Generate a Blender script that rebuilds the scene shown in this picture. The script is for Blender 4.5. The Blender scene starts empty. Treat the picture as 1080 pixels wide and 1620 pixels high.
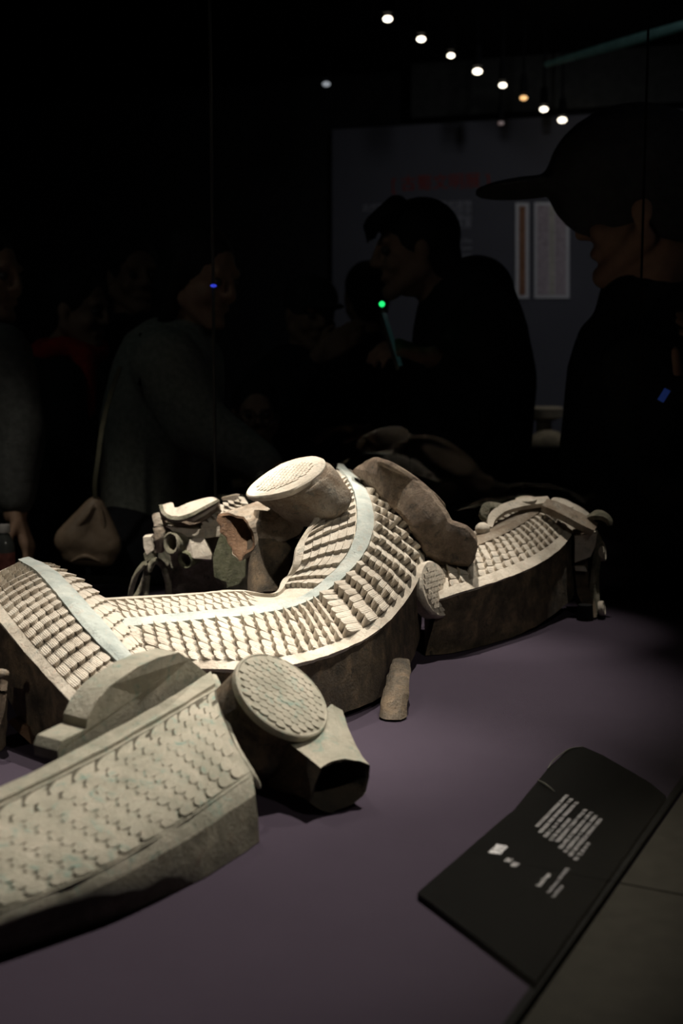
import bpy, bmesh, math, random
import numpy as np
from mathutils import Vector, Matrix, noise

random.seed(7)
rng = np.random.default_rng(7)
scene = bpy.context.scene
COL = scene.collection

# ------------------------------------------------------------------ camera
F_PX = 1950.0                      # focal length in pixels of a 1080 x 1620 frame
CAM_H, TABLE = 1.40, 1.00          # camera height, height of the cloth
PITCH = math.atan(225.0 / F_PX)
cam_data = bpy.data.cameras.new('camera')
cam = bpy.data.objects.new('camera', cam_data)
COL.objects.link(cam)
cam.location = (0, 0, CAM_H)
cam.rotation_euler = (math.pi / 2 - PITCH, 0, 0)
cam_data.sensor_fit = 'VERTICAL'
cam_data.sensor_height = 36.0
cam_data.lens = 36.0 * F_PX / 1620.0
cam_data.clip_start = 0.02
cam_data.dof.use_dof = True
cam_data.dof.focus_distance = 1.55
cam_data.dof.aperture_fstop = 5.6
scene.camera = cam

# ------------------------------------------------------------------ world, exposure
world = bpy.data.worlds.new('dark_hall')
scene.world = world
world.use_nodes = True
world.node_tree.nodes['Background'].inputs[0].default_value = (0.75, 0.8, 0.9, 1)
world.node_tree.nodes['Background'].inputs[1].default_value = 0.0035
vs = scene.view_settings
vs.view_transform = 'Standard'
vs.look = 'None'
vs.gamma = 1.0
vs.use_curve_mapping = False
vs.exposure = 0.0


def spot(name, loc, target, energy, size_deg, blend, radius, color):
    d = bpy.data.lights.new(name, 'SPOT')
    d.energy = energy
    d.spot_size = math.radians(size_deg)
    d.spot_blend = blend
    d.shadow_soft_size = radius
    d.color = color
    o = bpy.data.objects.new(name, d)
    COL.objects.link(o)
    o.location = loc
    v = Vector(target) - Vector(loc)
    o.rotation_euler = v.to_track_quat('-Z', 'Y').to_euler()
    return o


WARM = (1.0, 0.91, 0.80)
# showcase spots above the fragments, most of them over the rear glass
spot('case_spot', (0.16, 2.02, 2.72), (0.03, 1.60, 1.10), 195, 30, 0.8, 0.012, WARM)
spot('case_spot', (-0.50, 1.92, 2.7), (-0.30, 1.40, 1.08), 125, 28, 0.8, 0.012, WARM)
spot('case_spot', (0.42, 1.52, 2.65), (-0.12, 1.06, 1.08), 190, 33, 0.9, 0.012, WARM)
spot('case_spot', (0.42, 2.02, 2.75), (0.28, 1.90, 1.12), 85, 17, 0.8, 0.012, WARM)
spot('case_spot', (-0.46, 1.62, 2.7), (-0.19, 1.90, 1.16), 260, 22, 0.8, 0.012, WARM)
# weak front fill added from the hall side, no such lamps known
spot('unseen_spot', (-0.95, 0.45, 1.75), (-0.33, 1.30, 1.04), 7, 26, 1.0, 0.05, WARM)
spot('unseen_spot', (0.75, 0.45, 2.35), (-0.02, 1.50, 1.08), 24, 44, 1.0, 0.05, WARM)
spot('unseen_spot', (1.5, 1.5, 2.8), (0.45, 2.4, 1.75), 1.6, 26, 1.0, 0.08, (0.9, 0.9, 1.0))
# unseen wall washer on the far panel, then weak fills added for visitors and bag
spot('unseen_spot', (1.4, 3.6, 2.7), (0.9, 6.2, 1.7), 30.0, 75, 1.0, 0.1, (0.85, 0.87, 1.0))
spot('unseen_spot', (-1.6, 1.6, 2.8), (-0.6, 3.0, 1.3), 2.6, 60, 1.0, 0.1, (0.9, 1.0, 0.95))
spot('unseen_spot', (-0.95, 1.75, 2.5), (-0.60, 2.55, 1.12), 16.0, 20, 1.0, 0.03, WARM)


# ------------------------------------------------------------------ picture geometry -> world
def ray(px, py):
    xc, yc = (px - 540.0) / F_PX, (810.0 - py) / F_PX
    c, s = math.cos(PITCH), math.sin(PITCH)
    return np.array([xc, c + yc * s, -s + yc * c])


def D(px, py, Y):
    """the point seen at (px, py) at the depth Y"""
    d = ray(px, py)
    return np.array([0, 0, CAM_H]) + d * (Y / d[1])


def Z(px, py, z=0.0):
    """the point seen at (px, py) at the height z above the cloth"""
    d = ray(px, py)
    return np.array([0, 0, CAM_H]) + d * ((TABLE + z - CAM_H) / d[2])


def r_at(rpx, Y):
    return rpx * Y / F_PX


# ------------------------------------------------------------------ materials
def new_mat(name):
    m = bpy.data.materials.new(name)
    m.use_nodes = True
    nt = m.node_tree
    return m, nt, nt.nodes['Principled BSDF']


def ramp(nt, stops):
    r = nt.nodes.new('ShaderNodeValToRGB')
    e = r.color_ramp.elements
    while len(e) < len(stops):
        e.new(0.5)
    for el, (p, c) in zip(e, stops):
        el.position = p
        el.color = (*c, 1)
    return r


def coords(nt, kind='Object', scale=(1, 1, 1)):
    tc = nt.nodes.new('ShaderNodeTexCoord')
    mp = nt.nodes.new('ShaderNodeMapping')
    mp.inputs['Scale'].default_value = scale
    nt.links.new(tc.outputs[kind], mp.inputs['Vector'])
    return mp.outputs['Vector']


def noise_tex(nt, vec, scale, detail=5, rough=0.6, dist=0.0):
    n = nt.nodes.new('ShaderNodeTexNoise')
    n.inputs['Scale'].default_value = scale
    n.inputs['Detail'].default_value = detail
    n.inputs['Roughness'].default_value = rough
    n.inputs['Distortion'].default_value = dist
    nt.links.new(vec, n.inputs['Vector'])
    return n.outputs['Fac']


def mix_col(nt, fac, a, b, mode='MIX'):
    m = nt.nodes.new('ShaderNodeMix')
    m.data_type = 'RGBA'
    m.blend_type = mode
    for sock, val in ((m.inputs[0], fac), (m.inputs[6], a), (m.inputs[7], b)):
        if isinstance(val, (int, float)):
            sock.default_value = val
        elif isinstance(val, tuple):
            sock.default_value = (*val, 1)
        else:
            nt.links.new(val, sock)
    return m.outputs[2]


def bump(nt, bsdf, heights):
    """heights: (socket, strength, distance) chained"""
    prev = None
    for h, st, dist in heights:
        b = nt.nodes.new('ShaderNodeBump')
        b.inputs['Strength'].default_value = st
        b.inputs['Distance'].default_value = dist
        nt.links.new(h, b.inputs['Height'])
        if prev is not None:
            nt.links.new(prev, b.inputs['Normal'])
        prev = b.outputs['Normal']
    nt.links.new(prev, bsdf.inputs['Normal'])


def bronze(name, base, blotch, stain, stain_at=(0.55, 0.7), rough=0.65, scale=30, fine=0.35, stria=False, deep=1.0):
    m, nt, b = new_mat(name)
    v = coords(nt)
    big = noise_tex(nt, v, scale, 6, 0.62, 0.4)
    r1 = ramp(nt, [(0.30, base[0]), (0.5, base[1]), (0.72, base[2])])
    nt.links.new(big, r1.inputs[0])
    med = noise_tex(nt, v, scale * 2.3, 5, 0.7, 0.8)
    r2 = ramp(nt, [(stain_at[0], (0, 0, 0)), (stain_at[1], (1, 1, 1))])
    nt.links.new(med, r2.inputs[0])
    c = mix_col(nt, r2.outputs[0], r1.outputs[0], blotch)
    sm = noise_tex(nt, v, scale * 7, 4, 0.7)
    r3 = ramp(nt, [(0.58, (0, 0, 0)), (0.75, (1, 1, 1))])
    nt.links.new(sm, r3.inputs[0])
    c = mix_col(nt, r3.outputs[0], c, stain)
    nt.links.new(c, b.inputs['Base Color'])
    b.inputs['Roughness'].default_value = rough
    b.inputs['Specular IOR Level'].default_value = 0.35
    hs = [(noise_tex(nt, v, 60, 8, 0.75, 0.6), min(1, fine * 1.6), 0.008 * deep), (noise_tex(nt, v, 330, 4, 0.7), min(1, fine * 1.4), 0.002 * deep)]
    if stria:
        w = nt.nodes.new('ShaderNodeTexWave')
        w.inputs['Scale'].default_value = 1.6
        w.inputs['Distortion'].default_value = 2.5
        w.inputs['Detail'].default_value = 2
        w.bands_direction = 'Y'
        uv = nt.nodes.new('ShaderNodeUVMap')
        nt.links.new(uv.outputs[0], w.inputs['Vector'])
        hs.append((w.outputs['Fac'], 0.45, 0.0012))
    bump(nt, b, hs)
    return m


M = {}
M['pale'] = bronze('pale_patina', [(0.42, 0.36, 0.29), (0.57, 0.51, 0.42), (0.68, 0.61, 0.52)], (0.36, 0.36, 0.31), (0.58, 0.42, 0.34), stria=False)
M['scale'] = bronze('pale_scale_patina', [(0.45, 0.385, 0.31), (0.58, 0.52, 0.435), (0.68, 0.62, 0.53)], (0.42, 0.42, 0.37), (0.58, 0.44, 0.36), stria=True)
M['ridge'] = bronze('blue_grey_patina', [(0.30, 0.34, 0.32), (0.43, 0.47, 0.44), (0.55, 0.56, 0.51)], (0.46, 0.42, 0.36), (0.24, 0.25, 0.23))
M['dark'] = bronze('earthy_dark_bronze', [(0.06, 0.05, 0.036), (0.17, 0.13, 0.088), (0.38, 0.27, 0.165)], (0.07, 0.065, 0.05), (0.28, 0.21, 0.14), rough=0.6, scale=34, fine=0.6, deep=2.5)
M['brown'] = bronze('brown_crusted_bronze', [(0.10, 0.075, 0.054), (0.27, 0.20, 0.145), (0.50, 0.40, 0.30)], (0.07, 0.066, 0.055), (0.30, 0.20, 0.13), rough=0.75, scale=34, fine=0.9, deep=2.5)
M['tan'] = bronze('tan_patina', [(0.30, 0.215, 0.145), (0.46, 0.37, 0.28), (0.60, 0.53, 0.44)], (0.22, 0.22, 0.19), (0.13, 0.12, 0.11), rough=0.7, scale=38, fine=0.7, deep=2.5)
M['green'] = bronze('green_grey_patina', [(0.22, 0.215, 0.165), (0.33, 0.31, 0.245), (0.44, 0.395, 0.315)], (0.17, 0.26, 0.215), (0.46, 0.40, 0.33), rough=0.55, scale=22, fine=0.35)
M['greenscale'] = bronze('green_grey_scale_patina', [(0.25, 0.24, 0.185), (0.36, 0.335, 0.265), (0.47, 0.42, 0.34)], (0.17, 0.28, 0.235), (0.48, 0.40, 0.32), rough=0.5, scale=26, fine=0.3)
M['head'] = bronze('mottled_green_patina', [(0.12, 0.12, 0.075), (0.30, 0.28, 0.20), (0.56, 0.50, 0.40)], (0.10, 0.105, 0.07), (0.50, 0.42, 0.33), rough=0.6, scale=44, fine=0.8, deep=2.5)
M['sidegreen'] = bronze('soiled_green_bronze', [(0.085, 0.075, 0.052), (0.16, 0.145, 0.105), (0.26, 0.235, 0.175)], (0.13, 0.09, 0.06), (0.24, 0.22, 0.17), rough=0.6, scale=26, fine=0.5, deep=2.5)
M['moss'] = bronze('mossy_green_patina', [(0.10, 0.11, 0.06), (0.17, 0.175, 0.10), (0.25, 0.24, 0.16)], (0.12, 0.12, 0.08), (0.30, 0.28, 0.2), rough=0.8, scale=40, fine=0.9)
M['hollow_dark'] = bronze('black_hollow', [(0.02, 0.018, 0.014), (0.035, 0.028, 0.02), (0.055, 0.04, 0.028)], (0.02, 0.018, 0.015), (0.05, 0.035, 0.025), rough=0.9)  # near-black colour stands in for the shade inside the stub opening
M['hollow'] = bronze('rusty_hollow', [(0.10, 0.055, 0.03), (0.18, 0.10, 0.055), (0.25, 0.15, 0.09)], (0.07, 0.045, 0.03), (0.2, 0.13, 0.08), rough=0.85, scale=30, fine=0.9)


def plain(name, col, rough=0.6, spec=0.3, metal=0.0, noise_amt=0.25, nscale=20, bump_s=0.0, emit=None, emit_s=0.0):
    m, nt, b = new_mat(name)
    v = coords(nt)
    n = noise_tex(nt, v, nscale, 4, 0.6)
    lo = tuple(c * (1 - noise_amt) for c in col)
    hi = tuple(min(1, c * (1 + noise_amt)) for c in col)
    r = ramp(nt, [(0.3, lo), (0.7, hi)])
    nt.links.new(n, r.inputs[0])
    nt.links.new(r.outputs[0], b.inputs['Base Color'])
    b.inputs['Roughness'].default_value = rough
    b.inputs['Specular IOR Level'].default_value = spec
    b.inputs['Metallic'].default_value = metal
    if bump_s:
        bump(nt, b, [(noise_tex(nt, v, nscale * 4, 4, 0.6), bump_s, 0.004)])
    if emit:
        b.inputs['Emission Color'].default_value = (*emit, 1)
        b.inputs['Emission Strength'].default_value = emit_s
    return m


# woven purple-grey cloth
m, nt, b = new_mat('purple_grey_cloth')
v = coords(nt)
blot = noise_tex(nt, v, 5, 4, 0.6)
r = ramp(nt, [(0.3, (0.031, 0.0225, 0.034)), (0.7, (0.039, 0.029, 0.043))])
nt.links.new(blot, r.inputs[0])
w1 = nt.nodes.new('ShaderNodeTexWave'); w1.inputs['Scale'].default_value = 190; w1.bands_direction = 'X'; w1.inputs['Distortion'].default_value = 0.6
w2 = nt.nodes.new('ShaderNodeTexWave'); w2.inputs['Scale'].default_value = 190; w2.bands_direction = 'Y'; w2.inputs['Distortion'].default_value = 0.6
vr = nt.nodes.new('ShaderNodeMapping'); vr.inputs['Rotation'].default_value = (0, 0, 0.5)
nt.links.new(v, vr.inputs['Vector'])
nt.links.new(vr.outputs[0], w1.inputs['Vector']); nt.links.new(vr.outputs[0], w2.inputs['Vector'])
mm = nt.nodes.new('ShaderNodeMath'); mm.operation = 'MULTIPLY'
nt.links.new(w1.outputs['Fac'], mm.inputs[0]); nt.links.new(w2.outputs['Fac'], mm.inputs[1])
grain = noise_tex(nt, v, 700, 2, 0.5)
cc = mix_col(nt, 0.35, r.outputs[0], mix_col(nt, grain, (0.019, 0.0145, 0.024), (0.050, 0.038, 0.058)))
nt.links.new(cc, b.inputs['Base Color'])
b.inputs['Roughness'].default_value = 0.9
b.inputs['Specular IOR Level'].default_value = 0.15
bump(nt, b, [(mm.outputs[0], 0.5, 0.0008), (blot, 0.2, 0.01)])
M['cloth'] = m

# gloss black label acrylic with faint smears
m, nt, b = new_mat('black_acrylic')
v = coords(nt)
sm = noise_tex(nt, v, 16, 6, 0.65, 2.5)
r = ramp(nt, [(0.49, (0.005, 0.005, 0.0047)), (0.5, (0.009, 0.009, 0.008)), (0.512, (0.005, 0.005, 0.0047))])
nt.links.new(sm, r.inputs[0])
nt.links.new(r.outputs[0], b.inputs['Base Color'])
b.inputs['Roughness'].default_value = 0.3
b.inputs['Specular IOR Level'].default_value = 0.08
M['acrylic'] = m
M['stone'] = plain('olive_grey_stone', (0.115, 0.107, 0.085), 0.35, 0.4, noise_amt=0.12, nscale=60)
M['black'] = plain('matt_black', (0.006, 0.006, 0.006), 0.8, 0.1)
M['floor'] = plain('dark_hall_floor', (0.02, 0.02, 0.02), 0.5, 0.3)
M['ceiling'] = plain('black_ceiling', (0.010, 0.010, 0.009), 0.9, 0.1)
M['wall'] = plain('charcoal_wall', (0.014, 0.014, 0.013), 0.9, 0.1)
M['panel'] = plain('grey_graphic_panel', (0.115, 0.112, 0.122), 0.8, 0.1, noise_amt=0.05, nscale=3)
M['white_print'] = plain('white_print', (0.72, 0.71, 0.72), 0.6, 0.2, noise_amt=0.02)
M['grey_print'] = plain('grey_print', (0.42, 0.41, 0.41), 0.6, 0.2, noise_amt=0.02)
M['dim_print'] = plain('dim_grey_print', (0.40, 0.39, 0.40), 0.6, 0.2, noise_amt=0.02)
M['red_print'] = plain('red_print', (0.30, 0.035, 0.02), 0.6, 0.2, noise_amt=0.02)
M['frame_grey'] = plain('pale_mount', (0.75, 0.72, 0.69), 0.7, 0.2, noise_amt=0.05)
M['picture_mauve'] = plain('mauve_rubbing', (0.52, 0.43, 0.43), 0.8, 0.1, noise_amt=0.25, nscale=60)
M['picture_tan'] = plain('tan_strip', (0.58, 0.53, 0.43), 0.8, 0.1, noise_amt=0.2, nscale=40)
M['picture_rust'] = plain('rust_rubbing', (0.33, 0.16, 0.09), 0.8, 0.1, noise_amt=0.3, nscale=50)
M['lamp_glow'] = plain('lamp_glow', (1, 0.95, 0.85), emit=(1.0, 0.88, 0.72), emit_s=5.0)
M['lamp_amber'] = plain('amber_lamp_glow', (1, 0.8, 0.5), emit=(1.0, 0.55, 0.22), emit_s=1.6)
M['lamp_dim'] = plain('dim_lamp_glow', (1, 0.9, 0.8), emit=(0.85, 0.9, 1.0), emit_s=0.35)
M['lamp_faint'] = plain('faint_lamp_glow', (1, 0.8, 0.8), emit=(1.0, 0.65, 0.6), emit_s=0.10)
M['teal_glow'] = plain('teal_strip_glow', (0.1, 0.2, 0.18), emit=(0.25, 0.62, 0.55), emit_s=0.007)
M['green_led'] = plain('green_led', (0.1, 0.8, 0.3), emit=(0.02, 1.0, 0.22), emit_s=1.3)
M['blue_glint'] = plain('blue_glint', (0.1, 0.1, 0.8), emit=(0.05, 0.08, 1.0), emit_s=0.5)
M['screen'] = plain('phone_screen', (0.05, 0.1, 0.1), 0.2, emit=(0.3, 0.75, 0.75), emit_s=0.012)
M['screen_blue'] = plain('blue_phone_screen', (0.05, 0.05, 0.2), 0.2, emit=(0.1, 0.22, 1.0), emit_s=0.06)
M['phone_body'] = plain('phone_case', (0.02, 0.02, 0.022), 0.3, 0.5)
M['skin'] = plain('skin', (0.36, 0.22, 0.15), 0.6, 0.3, noise_amt=0.1, nscale=40)
M['eye'] = plain('eye', (0.10, 0.08, 0.07), 0.2, 0.5)
M['hair'] = plain('black_hair', (0.012, 0.011, 0.010), 0.6, 0.3, noise_amt=0.3, nscale=120, bump_s=0.5)
M['jacket_black'] = plain('black_padded_jacket', (0.016, 0.018, 0.017), 0.75, 0.2, nscale=12, bump_s=0.4)
M['jacket_navy'] = plain('dark_navy_jacket', (0.016, 0.018, 0.024), 0.8, 0.2, nscale=12, bump_s=0.4)
M['fleece'] = plain('grey_green_fleece', (0.27, 0.28, 0.245), 0.95, 0.1, nscale=90, bump_s=0.8)
M['greycoat'] = plain('dark_grey_coat', (0.12, 0.12, 0.115), 0.9, 0.1, nscale=60, bump_s=0.5)
M['red_scarf'] = plain('red_scarf', (0.5, 0.035, 0.025), 0.9, 0.1, nscale=60, bump_s=0.6)
M['trousers'] = plain('dark_trousers', (0.015, 0.015, 0.018), 0.85, 0.1)
M['white_shirt'] = plain('white_shirt', (0.45, 0.45, 0.45), 0.8, 0.1)
M['cap'] = plain('charcoal_cap', (0.055, 0.055, 0.058), 0.85, 0.1, nscale=60, bump_s=0.3)
M['bag'] = plain('tan_soft_leather', (0.30, 0.215, 0.15), 0.5, 0.4, noise_amt=0.3, nscale=14, bump_s=0.4)
M['strap'] = plain('olive_strap', (0.16, 0.15, 0.10), 0.7, 0.2)
M['plastic_cap'] = plain('white_plastic_cap', (0.75, 0.70, 0.68), 0.5, 0.3, noise_amt=0.03)
M['bottle'] = plain('smoky_clear_plastic', (0.12, 0.125, 0.12), 0.15, 0.5, noise_amt=0.1)
M['bottle_label'] = plain('red_white_label', (0.35, 0.12, 0.10), 0.5, 0.2, noise_amt=0.6, nscale=40)
M['spectacles'] = plain('spectacle_rim', (0.05, 0.05, 0.05), 0.3, 0.5)
M['pale_exhibit'] = plain('pale_stone_exhibit', (0.42, 0.37, 0.29), 0.7, 0.2, nscale=30)

# clear glass sheets: mostly transparent, a weak mirror (the front pane is coated)
def glass_mat(name, ior):
    m, nt, b = new_mat(name)
    nt.nodes.remove(b)
    out = nt.nodes['Material Output']
    tr = nt.nodes.new('ShaderNodeBsdfTransparent'); tr.inputs[0].default_value = (0.985, 0.99, 0.985, 1)
    gl = nt.nodes.new('ShaderNodeBsdfGlossy'); gl.inputs['Roughness'].default_value = 0.0
    fr = nt.nodes.new('ShaderNodeFresnel'); fr.inputs['IOR'].default_value = ior
    mx = nt.nodes.new('ShaderNodeMixShader')
    ge = nt.nodes.new('ShaderNodeNewGeometry')            # only the outer faces mirror: rays pass a thin sheet unbent
    iv = nt.nodes.new('ShaderNodeMath'); iv.operation = 'SUBTRACT'; iv.inputs[0].default_value = 1.0
    mu = nt.nodes.new('ShaderNodeMath'); mu.operation = 'MULTIPLY'
    nt.links.new(ge.outputs['Backfacing'], iv.inputs[1])
    nt.links.new(iv.outputs[0], mu.inputs[0]); nt.links.new(fr.outputs[0], mu.inputs[1])
    nt.links.new(mu.outputs[0], mx.inputs[0]); nt.links.new(tr.outputs[0], mx.inputs[1]); nt.links.new(gl.outputs[0], mx.inputs[2])
    nt.links.new(mx.outputs[0], out.inputs['Surface'])
    return m


M['glass'] = glass_mat('rear_case_glass', 1.42)
M['front_glass'] = glass_mat('coated_front_glass', 1.24)


# ------------------------------------------------------------------ object helpers
OFF = {}


def off(o):
    return OFF.get(o.name, Vector((0, 0, 0))) if o else Vector((0, 0, 0))


def tag(o, label=None, cat=None, group=None, kind=None):
    if label: o['label'] = label
    if cat: o['category'] = cat
    if group: o['group'] = group
    if kind: o['kind'] = kind
    return o


def thing(name, label, cat, loc, group=None):
    o = bpy.data.objects.new(name, None)
    o.empty_display_size = 0.05
    COL.objects.link(o)
    o.location = Vector(loc)
    OFF[o.name] = Vector(loc)
    return tag(o, label, cat, group)


def finish(me, mat, sharp):
    if mat: me.materials.append(mat)
    if sharp is None:
        return
    me.polygons.foreach_set('use_smooth', [True] * len(me.polygons))
    if sharp < 180:
        me.set_sharp_from_angle(angle=math.radians(sharp))


def obj(name, verts, faces, mat, parent=None, sharp=40, loc=None, uvs=None, label=None):
    """one mesh object; verts in world coordinates"""
    base = Vector(loc) if loc is not None else off(parent)
    me = bpy.data.meshes.new(name)
    V = np.asarray(verts, dtype=float) - np.array(base)
    me.from_pydata(V.tolist(), [], [list(map(int, f)) for f in faces])
    me.validate()
    if uvs is not None:
        lay = me.uv_layers.new(name='UVMap')
        vi = np.empty(len(me.loops), dtype=int)
        me.loops.foreach_get('vertex_index', vi)
        lay.data.foreach_set('uv', np.asarray(uvs)[vi].ravel())
    bm = bmesh.new(); bm.from_mesh(me)
    bmesh.ops.recalc_face_normals(bm, faces=bm.faces[:])
    bm.to_mesh(me); bm.free()
    finish(me, mat, sharp)
    o = bpy.data.objects.new(name, me)
    COL.objects.link(o)
    if parent is not None:
        o.parent = parent
    else:
        o.location = base
    OFF[o.name] = base
    if label: o['label'] = label
    return o


class MB:
    """collects pieces of one mesh"""
    def __init__(s):
        s.v, s.f = [], []

    def add(s, verts, faces):
        n = len(s.v)
        s.v.extend([tuple(p) for p in verts])
        s.f.extend([[i + n for i in f] for f in faces])
        return s

    def build(s, name, mat, parent=None, **k):
        return obj(name, s.v, s.f, mat, parent, **k)


def cr(P, u):
    """Catmull-Rom through rows P (k, ...) at the array u in [0, k-1]"""
    P = np.asarray(P, dtype=float)
    u = np.clip(np.asarray(u, dtype=float), 0, len(P) - 1)
    i = np.minimum(u.astype(int), len(P) - 2)
    t = (u - i).reshape(u.shape + (1,) * (P.ndim - 1))
    E = np.concatenate([[2 * P[0] - P[1]], P, [2 * P[-1] - P[-2]]])
    p0, p1, p2, p3 = E[i], E[i + 1], E[i + 2], E[i + 3]
    return 0.5 * (2 * p1 + (p2 - p0) * t + (2 * p0 - 5 * p1 + 4 * p2 - p3) * t ** 2 + (3 * p1 - p0 - 3 * p2 + p3) * t ** 3)


def cr_closed(R, n):
    """resample a closed ring (m,3) smoothly to m*n points"""
    R = np.asarray(R, dtype=float)
    E = np.concatenate([R[-2:], R, R[:3]])
    u = 2 + np.arange(len(R) * n) / n
    return cr(E, u)


def grid_faces(nu, nv, closed_v=False, flip=False):
    f = []
    for i in range(nu - 1):
        for j in range(nv if closed_v else nv - 1):
            k = (j + 1) % nv
            q = [i * nv + j, (i + 1) * nv + j, (i + 1) * nv + k, i * nv + k]
            f.append(q[::-1] if flip else q)
    return f


def loft(rings, nu=1, smooth_ring=0, caps=(True, True), straight=False):
    """rings (k, m, 3) closed cross sections -> verts, faces"""
    R = np.asarray(rings, dtype=float)
    if smooth_ring:
        R = np.stack([cr_closed(r, smooth_ring) for r in R])
    if nu > 1:
        u = np.linspace(0, len(R) - 1, (len(R) - 1) * nu + 1)
        R = cr(R, u)
    k, m_ = R.shape[:2]
    f = grid_faces(k, m_, True)
    if caps[0]: f.append(list(range(m_)))
    if caps[1]: f.append([(k - 1) * m_ + j for j in range(m_)][::-1])
    return R.reshape(-1, 3), f


def rough_up(V, amp, freq, seed=0.0):
    V = np.array(V, dtype=float)
    for i in range(len(V)):
        n = noise.noise_vector(Vector(V[i]) * freq + Vector((seed, seed, seed)))
        V[i] += np.array(n) * amp
    return V


def frame_from(n, hint=(0, 0, 1)):
    n = np.asarray(n, float); n = n / np.linalg.norm(n)
    h = np.asarray(hint, float)
    if abs(np.dot(n, h)) > 0.95: h = np.array([1.0, 0, 0])
    x = np.cross(h, n); x /= np.linalg.norm(x)
    return x, np.cross(n, x), n


def tube(path, radii, sides=10, nu=4, squash=1.0, hint=(0, 0, 1), caps=(True, True)):
    P = np.asarray(path, float); R = np.asarray(radii, float)
    u = np.linspace(0, len(P) - 1, (len(P) - 1) * nu + 1)
    C, rr = cr(P, u), cr(R[:, None], u)[:, 0]
    rings = []
    a = np.linspace(0, 2 * math.pi, sides, endpoint=False)
    for i in range(len(C)):
        t = C[min(i + 1, len(C) - 1)] - C[max(i - 1, 0)]
        x, y, _ = frame_from(t, hint)
        rings.append(C[i] + rr[i] * (np.cos(a)[:, None] * x + squash * np.sin(a)[:, None] * y))
    return loft(rings, 1, 0, caps)


def box(c, sx, sy, sz, rot=0.0):
    c = np.asarray(c, float)
    ca, sa = math.cos(rot), math.sin(rot)
    V = []
    for x in (-1, 1):
        for y in (-1, 1):
            for z in (-1, 1):
                dx, dy = x * sx / 2, y * sy / 2
                V.append(c + np.array([dx * ca - dy * sa, dx * sa + dy * ca, z * sz / 2]))
    F = [[0, 1, 3, 2], [4, 6, 7, 5], [0, 4, 5, 1], [2, 3, 7, 6], [0, 2, 6, 4], [1, 5, 7, 3]]
    return V, F


def prism(poly, z0, z1):
    """vertical prism over a plan polygon"""
    n = len(poly)
    V = [(p[0], p[1], z0) for p in poly] + [(p[0], p[1], z1) for p in poly]
    F = [list(range(n))[::-1], list(range(n, 2 * n))] + [[i, (i + 1) % n, n + (i + 1) % n, n + i] for i in range(n)]
    return V, F


def extrude(poly3, vec):
    """slab from a planar outline (n,3) and an offset vector"""
    P = np.asarray(poly3, float); Q = P + np.asarray(vec, float)
    n = len(P)
    F = [list(range(n)), list(range(n, 2 * n))[::-1]] + [[i, (i + 1) % n, n + (i + 1) % n, n + i] for i in range(n)]
    return np.concatenate([P, Q]), F


def ellipsoid(c, rx, ry, rz, axes=None, nu=10, nv=14):
    c = np.asarray(c, float)
    A = np.eye(3) if axes is None else np.asarray(axes, float)
    V, F = [], []
    for i in range(nu + 1):
        th = math.pi * i / nu
        for j in range(nv):
            ph = 2 * math.pi * j / nv
            l = np.array([rx * math.sin(th) * math.cos(ph), ry * math.sin(th) * math.sin(ph), rz * math.cos(th)])
            V.append(c + l @ A)
    F = grid_faces(nu + 1, nv, True)
    return V, F


CF = np.array([0, math.cos(PITCH), -math.sin(PITCH)])
CU = np.array([0, math.sin(PITCH), math.cos(PITCH)])
CX = np.array([1.0, 0, 0])


def disc_frame(cpx, cpy, Y, ldx, ldy, rpx, ratio, up=True):
    """circle seen as an ellipse: centre, long axis, short axis in its plane, normal, radius"""
    c = D(cpx, cpy, Y)
    l = math.hypot(ldx, ldy)
    L = CX * (ldx / l) - CU * (ldy / l)
    mn = CX * (ldy / l) + CU * (ldx / l)      # perpendicular in the picture
    if (mn @ CU < 0) == up: mn = -mn
    s = math.sqrt(1 - ratio ** 2)
    n = s * mn - ratio * CF
    S = np.cross(n, L)
    return c, L, S, n, r_at(rpx, Y)


def ring_on(c, L, S, r, n=28, rs=None):
    a = np.linspace(0, 2 * math.pi, n, endpoint=False)
    rs = r if rs is None else rs
    return c + np.cos(a)[:, None] * L * r + np.sin(a)[:, None] * S * rs


# ------------------------------------------------------------------ scales cast on a surface
def normals(f, u, v, e=1e-3):
    du = (f(u + e, v) - f(u - e, v)); dv = (f(u, v + e) - f(u, v - e))
    n = np.cross(du, dv)
    n /= np.maximum(np.linalg.norm(n, axis=-1, keepdims=True), 1e-12)
    s = np.sign(n @ np.array([0, -0.35, 1.0]))
    s[s == 0] = 1
    return n * s[..., None]


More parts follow.
